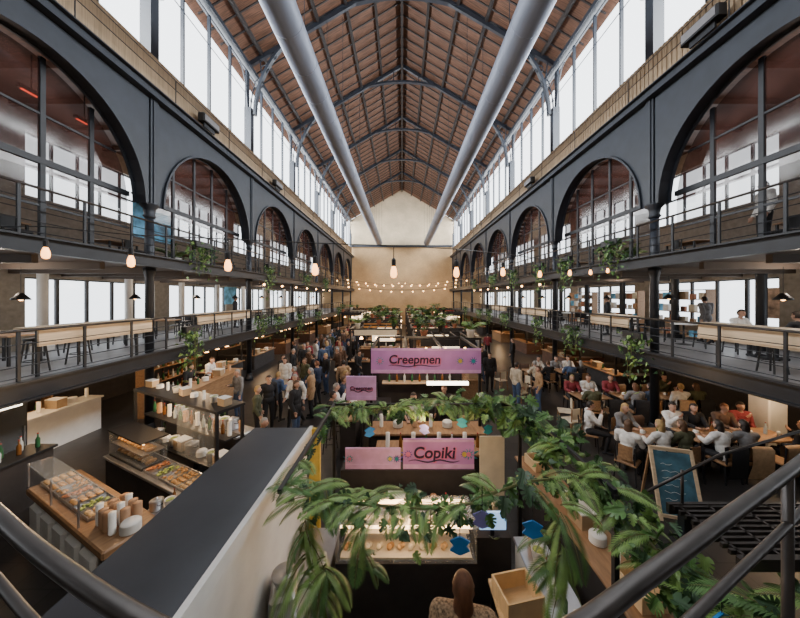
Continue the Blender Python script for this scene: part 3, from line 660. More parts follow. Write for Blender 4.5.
for i in range(9):
    if i in(3,4): continue
    kp([TUB,PLATES,POT,CUPS,BX,PLATES,TUB,POT,CUPB][i],'kitchenware',-2.8+i*.33,2.65,.915,R.random()*.3,label=['white tub of salad','stack of white plates','steel cooking pot','cups','carton','stack of white plates','white tub of salad','steel cooking pot','stack of brown cups'][i]+' on the back counter',cat=['tub','plates','pot','cups','box','plates','tub','pot','cups'][i],group='back counter kitchenware')
T=[P('machine_body',MB().box(0,0,.25,.75,.4,.36,b=.03),'steel'),P('drip_tray',MB().box(0,-.27,.05,.7,.2,.06),'black'),P('group_head',MB().cyl((-.15,-.24,.22),(-.15,-.24,.14),.035),'black'),P('group_head',MB().cyl((.15,-.24,.22),(.15,-.24,.14),.035),'black'),P('cup_rail',MB().box(0,0,.45,.7,.36,.02),'steel'),P('foot',MB().box(0,0,.04,.6,.36,.08),'black')]
kp(T,'coffee_machine',-1.62,2.63,.915,label='steel coffee machine on the back counter',cat='coffee machine')
x,y=K(-1.0,2.15); person('work',x,y,0,KR,'black','black','brown')
T=[P('counter_body',MB().box(0,0,.5,.5,1.6,1.0),'walld'),P('countertop',MB().box(0,0,1.02,.6,1.7,.05,b=.01),'black')]
place(T,'drinks_counter',(-7.7,5.4,0),label='dark drinks counter beside the kitchen stall',cat='counter')
for i in range(10): place(BT[i%3],'bottle',(-7.82+.16*(i%2),4.75+i*.15,1.045),label='%s glass bottle on the drinks counter'%('green','brown','clear')[i%3],cat='bottle',group='drinks counter bottles')
# ---------------------------------------------------------------- centre near stall content
T=[P('case_base',MB().box(0,0,.5,1.7,.55,1.0),'walld'),P('case_glass',MB().box(0,0,1.22,1.7,.55,.4),'glass'),P('case_top',MB().box(0,0,1.43,1.74,.57,.015),'glass'),P('case_light',MB().box(0,.22,1.4,1.6,.05,.03),'warmled'),P('case_light',MB().box(0,-.22,1.4,1.6,.03,.02),'warmled'),P('tray',MB().box(0,0,1.03,1.6,.48,.03),'cream'),P('glass_shelf',MB().box(0,.05,1.22,1.6,.3,.01),'cream')]
place(T,'display_case',(.05,3.75,0),label='glass-fronted display case lit warm inside',cat='display case')
for i in range(12):
    for q,z in((-.12,1.045),(.05,1.225)):
        place([P('pastry_pile',MB().sph((0,0,.03),.035,.045,.03).sph((.03,.03,.03),.035,.035,.03),['food','bread','cream','cream'][(i+int(z*4))%4],True)],'pastry',(-.7+i*.135,3.75+q,z),label='small pastries on a pale tray in the display case' ,cat='pastry',group='pastries')
T=[P('counter_body',MB().box(0,0,.44,1.6,.45,.88),'walld'),P('countertop',MB().box(0,0,.9,1.66,.5,.04,b=.01),'steel')]
place(T,'work_counter',(.0,4.5,0),label='dark back counter with steel top inside the leafy stall',cat='counter')
for i in range(8): place([BT[0],CUPS,BT[1],BX,BT[2],PLATES,CUPB,BT[0]][i],'counter_item',(-.65+i*.19,4.5,.92),0,label=['green bottle','white cup stack','brown bottle','carton','clear bottle','plate stack','brown cup stack','green bottle'][i]+' on the stall back counter',cat=['bottle','cups','bottle','box','bottle','plates','cups','bottle'][i],s=.8)
T=[P('case_base',MB().box(0,0,.45,.5,.45,.9),'walld'),P('screen',MB().box(0,-.2,1.12,.36,.03,.24),'screen'),P('screen_stand',MB().box(0,-.17,.96,.05,.05,.14),'black')]
place(T,'till_stand',(1.25,4.2,0),label='dark till stand with a lit screen',cat='till')
T=[P('counter_body',MB().box(0,0,.44,.36,1.5,.88),'white'),P('countertop',MB().box(0,0,.9,.4,1.56,.04,b=.01),'steel')]
place(T,'side_counter',(1.72,3.2,0),label='narrow white side counter with steel top',cat='counter')
for i in range(7): place([BX,CUPS,BT[0],PLATES,BT[2],TUB,CUPB][i],'counter_item',(1.7,2.62+i*.2,.92),0,label=['carton','cup stack','green bottle','plate stack','clear bottle','white tub','brown cup stack'][i]+' on the white side counter',cat=['box','cups','bottle','plates','bottle','tub','cups'][i],s=.7)
def banner(w,h,text,mt='purple',tm='ink',size=.3,deco=1,dz=0,tx=0):
    T=[P('banner_panel',MB().box(0,0,0,w,.03,h),mt),P('banner_border',MB().box(0,-.017,-h/2+.05,w,.006,.07),'purple2'),P('banner_border',MB().box(0,-.017,h/2-.03,w,.006,.04),'purple2')]
    if text:
        me=textmesh(text,size,tm,sx=1.0); me.transform(Matrix.Translation((tx,-.026,dz))); T.append(P('lettering',me))
        me=textmesh(text,size,'pink',off=.022,ext=.001); me.transform(Matrix.Translation((tx+.012,-.021,dz-.01))); T.append(P('lettering_shadow',me))
        ww=size*len(text)*.27
        T.append(P('swash',MB().tube([(tx-ww+2*ww*i/16,-.024,dz-size*.5+.02*sin(i*.8)) for i in range(17)],[.004+.008*sin(pi*i/16) for i in range(17)],5),tm))
    fl_=[] if not deco else [(-.42,'teal','pink',.3),(.31,'teal','yellow',.26),(.43,'blueink','teal',.3)] if deco==1 else [(-.43,'blueink','pink',.24),(.42,'teal','pink',.34),(.36,'blueink','yellow',.2)]
    for k,c1,c2,sz in fl_:
        mb=MB()
        for a in range(9): leaf(mb,(w*k,-.022,.0),(sin(a*.7),0,cos(a*.7)),(0,-1,0),h*sz,'l')
        T.append(P('printed_flower',mb,c1))
        T.append(P('flower_centre',MB().cyl((w*k,-.02,0),(w*k,-.03,0),h*.08,n=14),c2))
    return T
T=[P('counter_body',MB().box(0,0,.62,2.3,.3,1.24),'walld')]
place(T,'front_counter',(.1,5.1,0),label='dark front counter carrying the purple banners',cat='counter')
place(banner(1.22,.52,'Copiki',size=.27,deco=2,tm='ink',tx=-.08,dz=.02),'purple_banner',(.63,5.0,1.5),label='lilac banner with dark ornate lettering and blue flowers',cat='banner')
place(banner(.95,.36,'',mt='purple2',deco=1),'purple_banner',(-.5,5.0,1.42),label='pale lilac banner strip with printed teal flowers',cat='banner')
T=[P('panel',MB().box(0,0,.9,.42,.04,1.8),'cream')]
place(T,'cream_panel',(1.55,5.0,0),label='cream upright panel closing the stall front',cat='panel')
# pancake stall
T=[]
for x in(-.75,1.9):
    for y in(7.1,9.4): T.append(P('post',MB().box(x,y,1.45,.06,.06,2.9),'black'))
for a,b in(((-.75,7.1),(1.9,7.1)),((-.75,9.4),(1.9,9.4)),((-.75,7.1),(-.75,9.4)),((1.9,7.1),(1.9,9.4)),((.1,7.1),(.1,9.4)),((1.0,7.1),(1.0,9.4))): T.append(P('top_rail',MB().beam((a[0],a[1],2.9),(b[0],b[1],2.9),.06,.06),'black'))
T+= [P('counter_body',MB().box(.58,7.05,.5,2.6,.55,1.0),'walld'),P('countertop',MB().box(.58,7.03,1.02,2.75,.7,.05,b=.01),'wood2'),
  P('side_counter',MB().box(-.6,8.3,.5,.5,1.9,1.0),'walld'),P('side_counter',MB().box(1.75,8.3,.5,.5,1.9,1.0),'walld'),
  P('back_panel',MB().box(.58,9.4,1.2,2.6,.04,2.3),'walld'),P('heat_lamp',MB().box(1.1,7.0,2.12,1.0,.08,.07),'tube'),P('back_shelf',MB().box(.58,9.2,1.5,2.4,.3,.04),'wood')]
place(T,'pancake_stall',label='pancake stall with black frame, counters and lit interior',cat='market stall')
place(banner(2.65,.6,'Creepmen',size=.29,dz=.03,tx=-.28),'purple_banner',(.58,7.0,2.66),label='large lilac banner with decorative dark lettering and flowers',cat='banner')
place(banner(.62,.5,'Creepmen',size=.11,mt='purple2',tm='ink',deco=0),'purple_banner',(-.85,6.05,2.3),label='small lilac banner on a black post',cat='banner')
place([P('post',MB().box(0,0,1.3,.05,.05,2.6),'black'),P('foot',MB().box(0,0,.02,.4,.4,.04),'black')],'banner_post',(-.85,6.1,0),label='black post carrying the small lilac banner',cat='post')
for i in range(9): place(BT[i%3],'bottle',(-.4+i*.24,9.2,1.52),label='glass bottle on the stall back shelf',cat='bottle',group='shelf bottles')
for i in range(6): place([CUPS,PLATES,CUPB][i%3],'stacked_tableware',(-.5+i*.4,7.05,1.045),label='stacked tableware on the stall counter',cat='tableware',group='stacked tableware')
person('work',.3,7.7,0,pi,'white','black','dark'); person('stand',1.2,8.2,0,2.6,'black','black','brown')
T=[P('counter_body',MB().box(0,0,.5,2.4,.5,1.0),'walld'),P('countertop',MB().box(0,0,1.02,2.5,.6,.05,b=.01),'wood2')]
place(T,'service_counter',(.7,6.1,0),label='dark service counter in front of the pancake stall',cat='counter')
for i in range(8): place(BT[i%3] if i%2 else CUPS,'bottle' if i%2 else 'cup_stack',(-.3+i*.27,6.1,1.045),label='%s on the service counter'%('glass bottle' if i%2 else 'paper cup stack'),cat='bottle' if i%2 else 'cups',group='service counter items')
# ---------------------------------------------------------------- island & side stalls
def stallT(w,d,front,accent,lit='menu'):
    T=[P('counter_body',MB().box(0,-d/2+.25,.5,w,.5,1.0),front),P('countertop',MB().box(0,-d/2+.22,1.02,w+.1,.62,.05,b=.01),'wood2')]
    for sx in(-1,1): T.append(P('side_counter',MB().box(sx*(w/2-.22),.25,.5,.44,d-.5,1.0),front))
    for sx in(-1,1):
        for sy in(-1,1): T.append(P('post',MB().box(sx*(w/2-.05),sy*(d/2-.05),1.3,.07,.07,2.6),'black'))
    cn=MB()
    for sx in(-1,1): cn.box(sx*(w/2-.05),0,2.6,.08,d,.08); cn.box(0,sx*(d/2-.05),2.6,w,.08,.08)
    for i in range(1,6): cn.box(-w/2+w*i/6,0,2.6,.05,d,.05)
    T.append(P('canopy_frame',cn,'black'))
    T.append(P('header_sign',MB().box(0,-d/2-.06,2.45,w*.8,.05,.26),accent))
    T.append(P('menu_board',MB().box(w*.1,d/2-.1,1.9,w*.5,.04,.4),lit))
    T.append(P('back_shelf',MB().box(0,d/2-.2,1.4,w*.8,.25,.04),'wood2'))
    for x in(-.3,0,.3): T.append(P('hanging_light',MB().lathe([(.09,0),(.08,.04),(.03,.12)],(w*x,-d*.25,2.05),14),'bulbs'))
    return T
SV=[stallT(2.6,2.2,'wood2','black'),stallT(2.6,2.2,'walld','walld'),stallT(2.6,2.2,'walld','cream'),stallT(2.6,2.2,'darkwood','red'),stallT(2.6,2.2,'darkwood','orange')]
def stall(k,x,y,rz=0,sz=1.,grp='island stalls',dress=True,plants=True):
    place(SV[k%5],'market_stall',(x,y,0),rz,label='market stall with %s counter, black frame and lit menu board'%('wooden','dark','dark','dark wood','dark wood')[k%5],cat='market stall',group=grp,s=(1,1,sz))
    c,s=cos(rz),sin(rz)
    def L(a,b): return x+a*c-b*s,y+a*s+b*c
    if dress:
        for i in range(6):
            a,b=L(-1.0+i*.4,-.88)
            j=(i+k)%6; place([BT[0],TR[1],PLATES,TR[2],CUPB,BX][j],'counter_item',(a,b,1.045*sz+.0),rz,label=['green bottle','tray of bread rolls','stack of plates','tray of roasted food','stack of brown cups','carton'][j]+' on a stall counter',cat=['bottle','food tray','plates','food tray','cups','box'][j],group='stall counter items')
        for i in range(5):
            a,b=L(-.8+i*.4,.9); place(BT[(i+k)%3],'bottle',(a,b,1.42*sz),rz,label='glass bottle on a stall back shelf',cat='bottle',group='stall shelf bottles')
    if plants:
        for i,(a,b) in enumerate(((-.9,-1.0),(0,1.0),(.9,-1.0)) if y<28 else ((-.9,-1.0),)):
            u,v=L(a,b); place(BU[(k+i)%3],'potted_plant',(u,v,2.64*sz),R.random()*6,label='leafy green potted plant on the stall canopy frame',cat='potted plant',group='canopy plants',s=R.uniform(.65,.95))
k=0
for x,y in((1.75,12.2),(1.75,15.6),(-1.3,15.4),(1.75,19),(-1.3,18.9),(1.75,22.6),(-1.3,22.6),(1.75,26.4),(-1.5,26.4),(1.75,30.5),(-1.5,30.5),(1.75,35),(-1.5,35),(1.75,39.5),(-1.5,39.5)):
    stall(k,x,y,dress=y<23); k+=1
for x,y in((-5.2,31),(5.2,31),(-5.2,36),(5.2,36),(-5.2,40.5),(5.2,40.5)): stall(k,x,y,dress=False,grp='far stalls'); k+=1
for x,y,rz in((-9.6,14.2,pi/2),(-9.6,18,pi/2),(-9.6,22.5,pi/2),(-9.6,28,pi/2),(-9.6,34,pi/2),(-9.6,40,pi/2),(10.3,13.8,-pi/2),(10.2,17.5,-pi/2),(10.2,22.5,-pi/2),(10.2,28,-pi/2),(10.2,34,-pi/2),(10.2,40,-pi/2)):
    stall(k,x,y,rz,.8,'gallery stalls',dress=y<19,plants=False); k+=1
gl=[]
for z0,dp in((.2,-.3),(.5,-.1),(.85,.0)):
    gl.append(P('leaf_front',garland([(-.75,-.18,z0),(.75,-.18,z0)],130,.11,.13,0,drop=dp,kinds='il')[0]['me']))
place([P('planter_body',MB().box(0,0,.5,1.7,.3,1.0),'black')]+gl,'planter_wall',(-6.5,9.2,0),.15,label='low green leafy planter wall beside the bar',cat='planter')
T=[P('counter_body',MB().box(0,0,.52,.5,3.0,1.04),'wood2'),P('countertop',MB().box(0,0,1.06,.62,3.1,.05,b=.01),'wood2')]
place(T,'bar_counter',(-7.3,11.2,0),label='wooden bar counter under the gallery',cat='counter')
shf=[P('side_board',MB().box(0,s*1.2,1.0,.35,.04,2.0),'wood2') for s in(-1,1)]+[P('shelf_board',MB().box(0,0,z,.35,2.4,.03),'wood2') for z in(.1,.6,1.1,1.6,1.98)]
LB=[P('tube_light',MB().box(0,0,0,.05,2.2,.03),'warmled'),P('housing',MB().box(0,0,.03,.08,2.3,.03),'black')]
place(shf,'bottle_shelf',(-9.0,11.2,0),label='open wooden back-bar shelf full of bottles',cat='shelf')
place(LB,'strip_light',(-8.9,11.2,2.01),label='warm strip light on the bottle shelf',cat='light')
for z in(.615,1.115,1.615):
    for j in range(10): place(BT[j%3],'bottle',(-8.92,10.15+j*.23,z),label='%s glass bottle on the back-bar shelf'%('green','brown','clear')[j%3],cat='bottle',group='back-bar bottles')
for j in range(7): place([CUPS,BT[0],PLATES,BT[1],BX,BT[2],CUPB][j],'bar_item',(-7.3,10.0+j*.38,1.085),label=['white cup stack','green bottle','plate stack','brown bottle','carton','clear bottle','brown cup stack'][j]+' on the bar',cat=['cups','bottle','plates','bottle','box','bottle','cups'][j],group='bar items')
person('work',-8.0,10.8,0,-pi/2,'black','black','dark'); person('work',-8.0,12.0,0,-pi/2,'white','black','brown')
T=[P('counter_body',MB().box(0,0,.5,.5,2.0,1.0),'white'),P('countertop',MB().box(0,0,1.02,.6,2.1,.05,b=.01),'white')]
place(T,'store_counter',(-9.9,8.3,0),label='white shop counter under the gallery',cat='counter')
place(shf,'display_shelf',(-11.5,8.2,0),label='wooden shelf with goods behind the white counter',cat='shelf')
place(LB,'strip_light',(-11.4,8.2,2.01),label='warm strip light on the goods shelf',cat='light')
for z in(.615,1.115,1.615):
    for j in range(7): place([CUPS,BT[0],BX,PLATES,BT[1],CUPB][(j+int(z*3))%6],'shelf_item',(-11.48,7.3+j*.3,z),pi/2,label='tableware, bottle or carton on the goods shelf',cat='shelf goods',group='store shelf goods')
for j in range(5): place([PLATES,CUPS,BX][j%3],'counter_item',(-9.9,7.5+j*.4,1.045),label='tableware or carton on the white shop counter',cat='tableware',group='store counter items')
for x,y in((-9.0,6.4),(-9.9,5.4)):
    place([P('fridge_body',MB().box(0,0,.95,.6,.7,1.9,b=.02),'black'),P('glass_door',MB().box(.31,0,1.0,.02,.6,1.6),'glass'),P('door_light',MB().box(.29,0,1.75,.02,.5,.05),'tube'),P('handle',MB().box(.34,.25,1.0,.02,.03,.5),'steel')],'drinks_fridge',(x,y,0),label='black drinks fridge with lit glass door',cat='fridge',group='drinks fridges')
# ---------------------------------------------------------------- dining right
def diners(x0,y0,n,dx=1.25,sk=()):
    cols=['black','white','navy','black','grey','tan','black','cream','brown','black','white','olive','red','denim']
    q_=0
    for i in range(n):
        x=x0+i*dx
        place(TB,'dining_table',(x,y0,0),label='wooden dining table with black legs',cat='table',group='dining tables')
        place(PLATES,'plate_stack',(x-.2,y0+.05,.75),s=.5,label='plates on the dining table',cat='plates',group='table plates')
        place(BT[i%3],'bottle',(x+.15,y0,.75),label='glass bottle on the dining table',cat='bottle',group='table bottles')
        place([P('drinking_glass',MB().lathe([(.025,0),(.035,.11),(.033,.11),(.022,.01)],n=12),'gc',True)],'drinking_glass',(x+.35,y0-.1,.75),label='clear drinking glass on the table',cat='glass',group='drinking glasses')
        for q in(-.28,.28):
            for s in(-1,1):
                q_+=1
                xx=x+q+R.uniform(-.04,.04); rz=(0 if s<0 else pi)+R.uniform(-.25,.25)
                place(CH,'dining_chair',(xx,y0+s*.62,0),rz,label='dark wooden dining chair with slatted back',cat='chair',group='dining chairs')
                if q_ in sk:
                    cc=R.choice(['tan','black','brown']); place(COAT[cc],'coat',(xx,y0+s*.62,0),rz,label='%s coat hung over a chair back'%cc,cat='coat',group='coats on chairs'); continue
                person(R.choice(['sit','sitl','sit2']),xx,y0+s*.64,0,rz,R.choice(cols),'black',R.choice(['dark','brown','blond','grey','dark','auburn']))
                if s<0 and R.random()<.5:
                    cc=R.choice(['tan','black','brown']); place(COAT[cc],'coat',(xx,y0+s*.68,0),rz,label='%s coat hung over a chair back'%cc,cat='coat',group='coats on chairs')
diners(6.3,7.3,3,1.35,(4,9))
diners(6.6,10.2,3,1.45,(3,8,10))
diners(6.3,13.6,2,1.5,(2,))
person('sitl',5.2,6.7,0,-.9,'white','black','brown'); place(CH,'dining_chair',(5.2,6.68,0),-.9,label='wooden chair beside the dining table',cat='chair',group='dining chairs')
person('sit2',5.15,8.0,0,-2.0,'white','black','dark'); place(CH,'dining_chair',(5.15,8.02,0),-2.0,label='wooden chair beside the dining table',cat='chair',group='dining chairs')
for x,y,r in((4.7,11.5,.5),(5.2,12.3,2.),(4.5,13.2,.3),(5.4,9.6,1.2),(5.2,8.9,.2)): place(CH2,'dining_chair',(x,y,0),r,label='cream chair with pale wooden legs',cat='chair',group='cream chairs')
for x,y,po,t,b,h,r in((-5.65,10.0,'talk','grey','denim','grey',2.6),(-4.75,11.8,'coat','white','cream','dark',2.9),(5.0,10.6,'stand','tan','denim','brown',1.4),(4.3,10.9,'stand','cream','denim','dark',-1.2),(3.9,12.9,'coat','black','black','dark',3.),
  (3.9,14.2,'stand','black','denim','dark',3),(4.3,15.6,'talk','grey','black','blond',2),(4.1,17,'coat','navy','black','dark',0),(4.9,18.4,'walk','grey','denim','brown',3),(4.2,20.4,'stand','olive','black','grey',1),(4.8,22.5,'coat','black','black','dark',2),
  (-5.9,15.9,'stand','black','black','brown',1.6),(6.5,17,'stand','black','black','brown',1),(5.9,20,'talk','red','black','dark',0)):
    person(po,x,y,0,r,t,b,h,R.uniform(.95,1.05))
cr=[]; tops=['black','black','navy','grey','white','black','black','olive','tan','brown','denim','black','red']
tries=0
while len(cr)<58 and tries<8000:
    tries+=1
    y=R.uniform(8.2,28); x=R.uniform(-5.4 if y>12.5 else -4.3,-2.95 if y>13.8 else -1.7 if y>11.2 else -2.9)
    if all((x-a)**2+(y-b)**2>.5 for a,b in cr) and (x+4.75)**2+(y-11.8)**2>.6 and (x+2.55)**2+(y-12.5)**2>.4 and (x+5.9)**2+(y-15.9)**2>.4:
        cr.append((x,y)); person(R.choice(['stand','coat','talk','walk','stand','talk']),x,y,0,R.uniform(0,2*pi),R.choice(tops),R.choice(['denim','black','black']),R.choice(['dark','brown','grey','blond','auburn','dark']),R.uniform(.93,1.06))
place(HT,'standing_table',(-2.55,12.5,0),label='round high table with pale top among the visitors',cat='table')
person('coat',.52,2.46,0,-.2,'patterned','black','auburn',1.06)
for i in range(4):
    place(ST,'bar_stool',(-1.95,7.9+i*.75,0),label='round bar stool with black legs',cat='stool',group='bar stools')
T=[P('counter_body',MB().box(0,0,.5,.4,3.2,1.0),'walld'),P('countertop',MB().box(0,0,1.02,.55,3.3,.05,b=.01),'wood2')]
place(T,'bar_counter',(-1.4,9.1,0),label='long dark bar counter with wooden top and stools',cat='counter')
for i in range(6): place([BT[1],PLATES,BT[2],CUPS][i%4],'bar_item',(-1.4,7.9+i*.5,1.045),label=['brown bottle','plate stack','clear bottle','cup stack'][i%4]+' on the bar',cat=['bottle','plates','bottle','cups'][i%4],group='bar items')
for i,(t,h) in enumerate((('black','dark'),('white','grey'),('navy','brown'),('grey','blond'))):
    person('sit2' if i%2 else 'sit',-2.0,7.9+i*.75,.3,-pi/2+R.uniform(-.3,.3),t,'black',h)
place(TB,'dining_table',(-2.7,6.9,0),pi/2,label='small wooden table in the aisle',cat='table')
person('sit',-3.4,6.9,0,-pi/2,'black','denim','grey'); place(CH3,'dining_chair',(-3.4,6.9,0),-pi/2,label='black chair at the aisle table',cat='chair')
T=[P('counter_body',MB().box(0,0,.48,.5,3.0,.96),'walld'),P('countertop',MB().box(0,0,.98,.56,3.1,.04,b=.01),'wood2')]
place(T,'long_counter',(2.55,4.3,0),label='long dark counter with wooden top beside the leafy stall',cat='counter')
for i in range(8): place([CRATE,CUPS,PLATES,BX,TUB,BT[1],CUPB,CRATE][i],['crate','cup_stack','plate_stack','carton','food_tub','bottle','cup_stack','crate'][i],(2.55,3.1+i*.34,1.0),pi/2+R.uniform(-.2,.2),label=['wooden crate','cup stack','plate stack','carton','white tub','brown bottle','brown cup stack','wooden crate'][i]+' on the long counter',cat=['crate','cups','plates','box','tub','bottle','cups','crate'][i],group='long counter items',s=.85)
T=[P('table_top',MB().box(0,0,.88,.46,.5,.04),'ply')]+legs(.38,.42,.86,.04,'black')
place(T,'side_table',(1.24,3.15,0),label='small pale wooden side table',cat='table')
place(CRATE,'crate',(1.24,3.12,.9),.2,label='open pale wooden box on the side table',cat='crate')
# A-board
bd=MB().add([(-.32,-.02,.12),(.32,-.02,.12),(.32,.36,1.22),(-.32,.36,1.22),(-.32,.0,.12),(.32,.0,.12),(.32,.38,1.22),(-.32,.38,1.22)],[(0,1,2,3),(7,6,5,4),(0,4,5,1),(1,5,6,2),(2,6,7,3),(3,7,4,0)])
T=[P('board',bd,'chalk')]
ck=MB()
for i in range(6):
    t=.25+i*.11; z=.12+1.1*t; y=-.02+.38*t-.012
    ck.tube([(-.22+.05*j,y+.006*sin(j*2+i)-.002,z+.015*sin(j*1.9+i*1.3)) for j in range(5+(i*3)%5)],.004,4)
T.append(P('chalk_marks',ck,'paper'))
for s in(-1,1): T.append(P('frame_side',MB().beam((s*.35,-.05,0),(s*.35,.4,1.3),.06,.05),'wood'))
for s in(-1,1): T.append(P('back_leg',MB().beam((s*.33,.8,0),(s*.33,.42,1.28),.04,.04),'wood2'))
T.append(P('frame_rail',MB().box(0,.39,1.27,.7,.05,.07),'wood')); T.append(P('frame_rail',MB().box(0,-.02,.1,.7,.05,.06),'wood'))
place(T,'pavement_sign',(5.2,5.4,0),-.3,label='wooden A-frame board with faint chalk marks on blue-grey',cat='sign board',s=.93)
place([P('pillar_shaft',MB().box(0,0,1.1,.5,.5,2.2,b=.03),'white'),P('pillar_base',MB().box(0,0,.08,.6,.6,.16),'wallw')],'pillar',(9.95,7.9,0),label='square white pillar under the gallery',cat='pillar')
# ---------------------------------------------------------------- lower gallery furniture
for sx,y0,L in((-1,7.3,2.7),(-1,12.4,3.6),(1,5.7,3.2),(1,10.5,1.9),(1,16.5,3.2),(-1,18.6,3.2),(1,22.4,3.2),(-1,24.4,3.2)):
    xx=sx*(W-.12)
    place([P('board',MB().box(-sx*.16,0,.86,.04,L,.36),'wood'),P('shelf_top',MB().box(sx*.1,0,1.05,.46,L+.05,.04,b=.01),'wood'),P('leg',MB().box(sx*.1,-L/2+.2,.51,.05,.05,1.03),'black'),P('leg',MB().box(sx*.1,L/2-.2,.51,.05,.05,1.03),'black')],'bar_table',(xx,y0,GF),label='long pale timber bar table fixed along the gallery railing',cat='bar table',group='gallery bar tables')
    for i in range(int(L)): place(ST,'bar_stool',(sx*(W+.55),y0-L/2+.6+i*.9,GF),label='round-seated bar stool with black legs',cat='stool',group='gallery stools')
for sx in(-1,1):
    for i in range(7):
        y=5.0+i*2.4+(.6 if sx>0 else 0); x=sx*10.1
        place(RT if sx>0 else TB,'gallery_table',(x,y,GF),label='round white table with black pedestal' if sx>0 else 'dark wooden table with black legs',cat='table',group='gallery tables')
        for q in(-1,1):
            place(CH3,'gallery_chair',(x,y+q*.75,GF),0 if q<0 else pi,label='black chair at a gallery table',cat='chair',group='gallery chairs')
    for y in(6.4,9.2,12.1,15.0,17.9,20.8,24,28):
        place([P('pillar_shaft',MB().cyl((0,0,0),(0,0,2.5),.13,n=16),'white' if sx<0 else 'iron2'),P('pillar_base',MB().box(0,0,.08,.36,.36,.16),'white' if sx<0 else 'iron2')],'gallery_pillar',(sx*11.4,y,GF),label='round %s pillar near the gallery windows'%('white' if sx<0 else 'dark'),cat='pillar',group='gallery pillars')
for x,y,po,t,r in((10.1,7.3,'sit','black',0),(10.1,8.75,'sit','white',pi),(9.2,13,'stand','black',1),(-9.2,16,'stand','black',-1),(11.1,10.6,'walk','grey',0)):
    person(po,x,y,GF,r,t,'black','dark')
GB=[[P('goods_box',MB().box(0,0,.14,.16,.24,.28,b=.01),q)] for q in('poster','white','card','terr','cream','brownp')]
for y in(12.2,15.4,18.8):
    place(shf,'display_shelf',(11.7,y,GF),label='open wooden shop shelf against the gallery wall',cat='shelf',group='shop shelves')
    for z in(.115,.615,1.115,1.615):
        for j in range(6): place(GB[(j*5+int(z*10))%6],'goods_box',(11.62,y-1+j*.38,GF+z),label='boxed goods on the shop shelf',cat='box',group='shop goods',s=R.uniform(.7,1.2))
for y,z,h,mt in((6.0,3.6,.9,'poster2'),(8.0,3.7,.7,'poster'),(9.6,3.5,1.0,'poster2')):
    place([P('poster_print',MB().box(0,0,h/2,.02,.6,h),mt)],'window_poster',(12.1,y,z),label='printed poster fixed on the gallery window',cat='poster',group='window posters')
for x,y,z,w,h in((-8.35,9.75,6.75,1.5,1.3),(-12.1,20.5,4.3,1.4,1.2)):
    place([P('poster_print',MB().box(0,0,0,.03,w,h),'poster'),P('poster_frame',MB().box(-.0,0,h/2+.02,.05,w+.1,.05),'black'),P('poster_frame',MB().box(0,0,-h/2-.02,.05,w+.1,.05),'black'),P('stand',MB().box(-.05,0,-h/2-.03-(z-h/2-.03-UF)/2,.05,.05,max(.02,z-h/2-.03-UF)),'black')] if x>-9 else [P('poster_print',MB().box(0,0,0,.03,w,h),'poster')],'wall_poster',(x,y,z),label='blue printed panel on the gallery',cat='poster')
for sx in(-1,1):
    for i in range(6):
        y=7+i*3.1; place(TB,'gallery_table',(sx*10,y,UF),pi/2,label='dark table on the upper gallery',cat='table',group='upper gallery tables')
        place(CH3,'gallery_chair',(sx*9.35,y,UF),pi/2*(1 if sx>0 else -1),label='black chair on the upper gallery',cat='chair',group='upper gallery chairs')
    place(BU[2],'potted_plant',(sx*9.1,11.6,UF),0,label='tall palm in a white pot on the upper gallery',cat='potted plant',s=1.2)
person('stand',9.0,7.2,UF,1.2,'white','black','dark')
RG=mat('red_glow',(1,.1,.05),.4,0,0,emit=3,ec=(1,.08,.03))
for y,z in((7.2,9.3),(8.4,9.3)):
    place([P('heater_body',MB().box(0,0,0,.1,.5,.1),'black'),P('heater_element',MB().box(.0,0,-.055,.06,.4,.02),RG),P('hanger',MB().box(0,0,.48,.02,.02,.86),'black')],'patio_heater',(-9.2,y,z),label='glowing red radiant heater under the gallery ceiling',cat='heater')
# ---------------------------------------------------------------- strings of lights
pts=[(-7.4,3.6,5.1),(-4.3,3.5,5.05),(-3.27,3.5,4.95),(-2.1,3.5,4.9),(-1.05,3.5,4.85),(-.1,3.5,4.82),(.75,4.0,4.86),(1.74,5.0,4.95),(2.9,6.1,5.0),(4.05,7.0,5.1),(5.2,8.0,5.2),(6.1,8.6,5.3),(7.3,9.2,5.4)]
place([P('light_string',MB().tube(pts,.006,5),'black')],'light_cable',label='black cable sagging across the hall carrying pendant bulbs',cat='cable')
for p in pts[1:-1]:
    place(PEND,'pendant_bulb',(p[0],p[1],p[2]-.3),label='warm glowing filament bulb hanging from a cable',cat='pendant lamp',group='pendant bulbs')
SB=[P('socket',MB().cyl((0,0,.02),(0,0,.12),.03,n=8),'black'),P('bulb',MB().sph((0,0,-.03),.06,nu=8,nv=6),'bulbs',True)]
for (a,b,n,sag) in(((-7.3,36,6.6),(7.3,36,6.6),13,.9),((-7.3,36,5.7),(7.3,36,5.7),11,.7),((-7.3,30,6.2),(0,41,6.4),8,.6),((0,41,6.4),(7.3,30,6.2),8,.6),((-7.2,14,5.0),(-7.2,30,5.0),7,.0),((7.2,14,5.0),(7.2,30,5.0),7,.0),((-7.3,24,5.6),(7.3,24,5.6),0,.8)):
    pp=[]
    for i in range(n*2+1 if n else 20):
        t=i/(n*2 if n else 19); v=Vector(a).lerp(Vector(b),t); v.z-=sag*4*t*(1-t); pp.append(v)
    place([P('light_string',MB().tube(pp,.012,4),'black')],'light_cable',label='thin festoon cable strung across the hall',cat='cable',group='festoon cables')
    if n:
        for i in range(1,n*2,2): place(SB,'festoon_bulb',(pp[i].x,pp[i].y,pp[i].z-.12),R.random(),s=1.4 if n>10 else 1.,label='small warm festoon bulb on a cable',cat='light bulb',group='festoon bulbs')
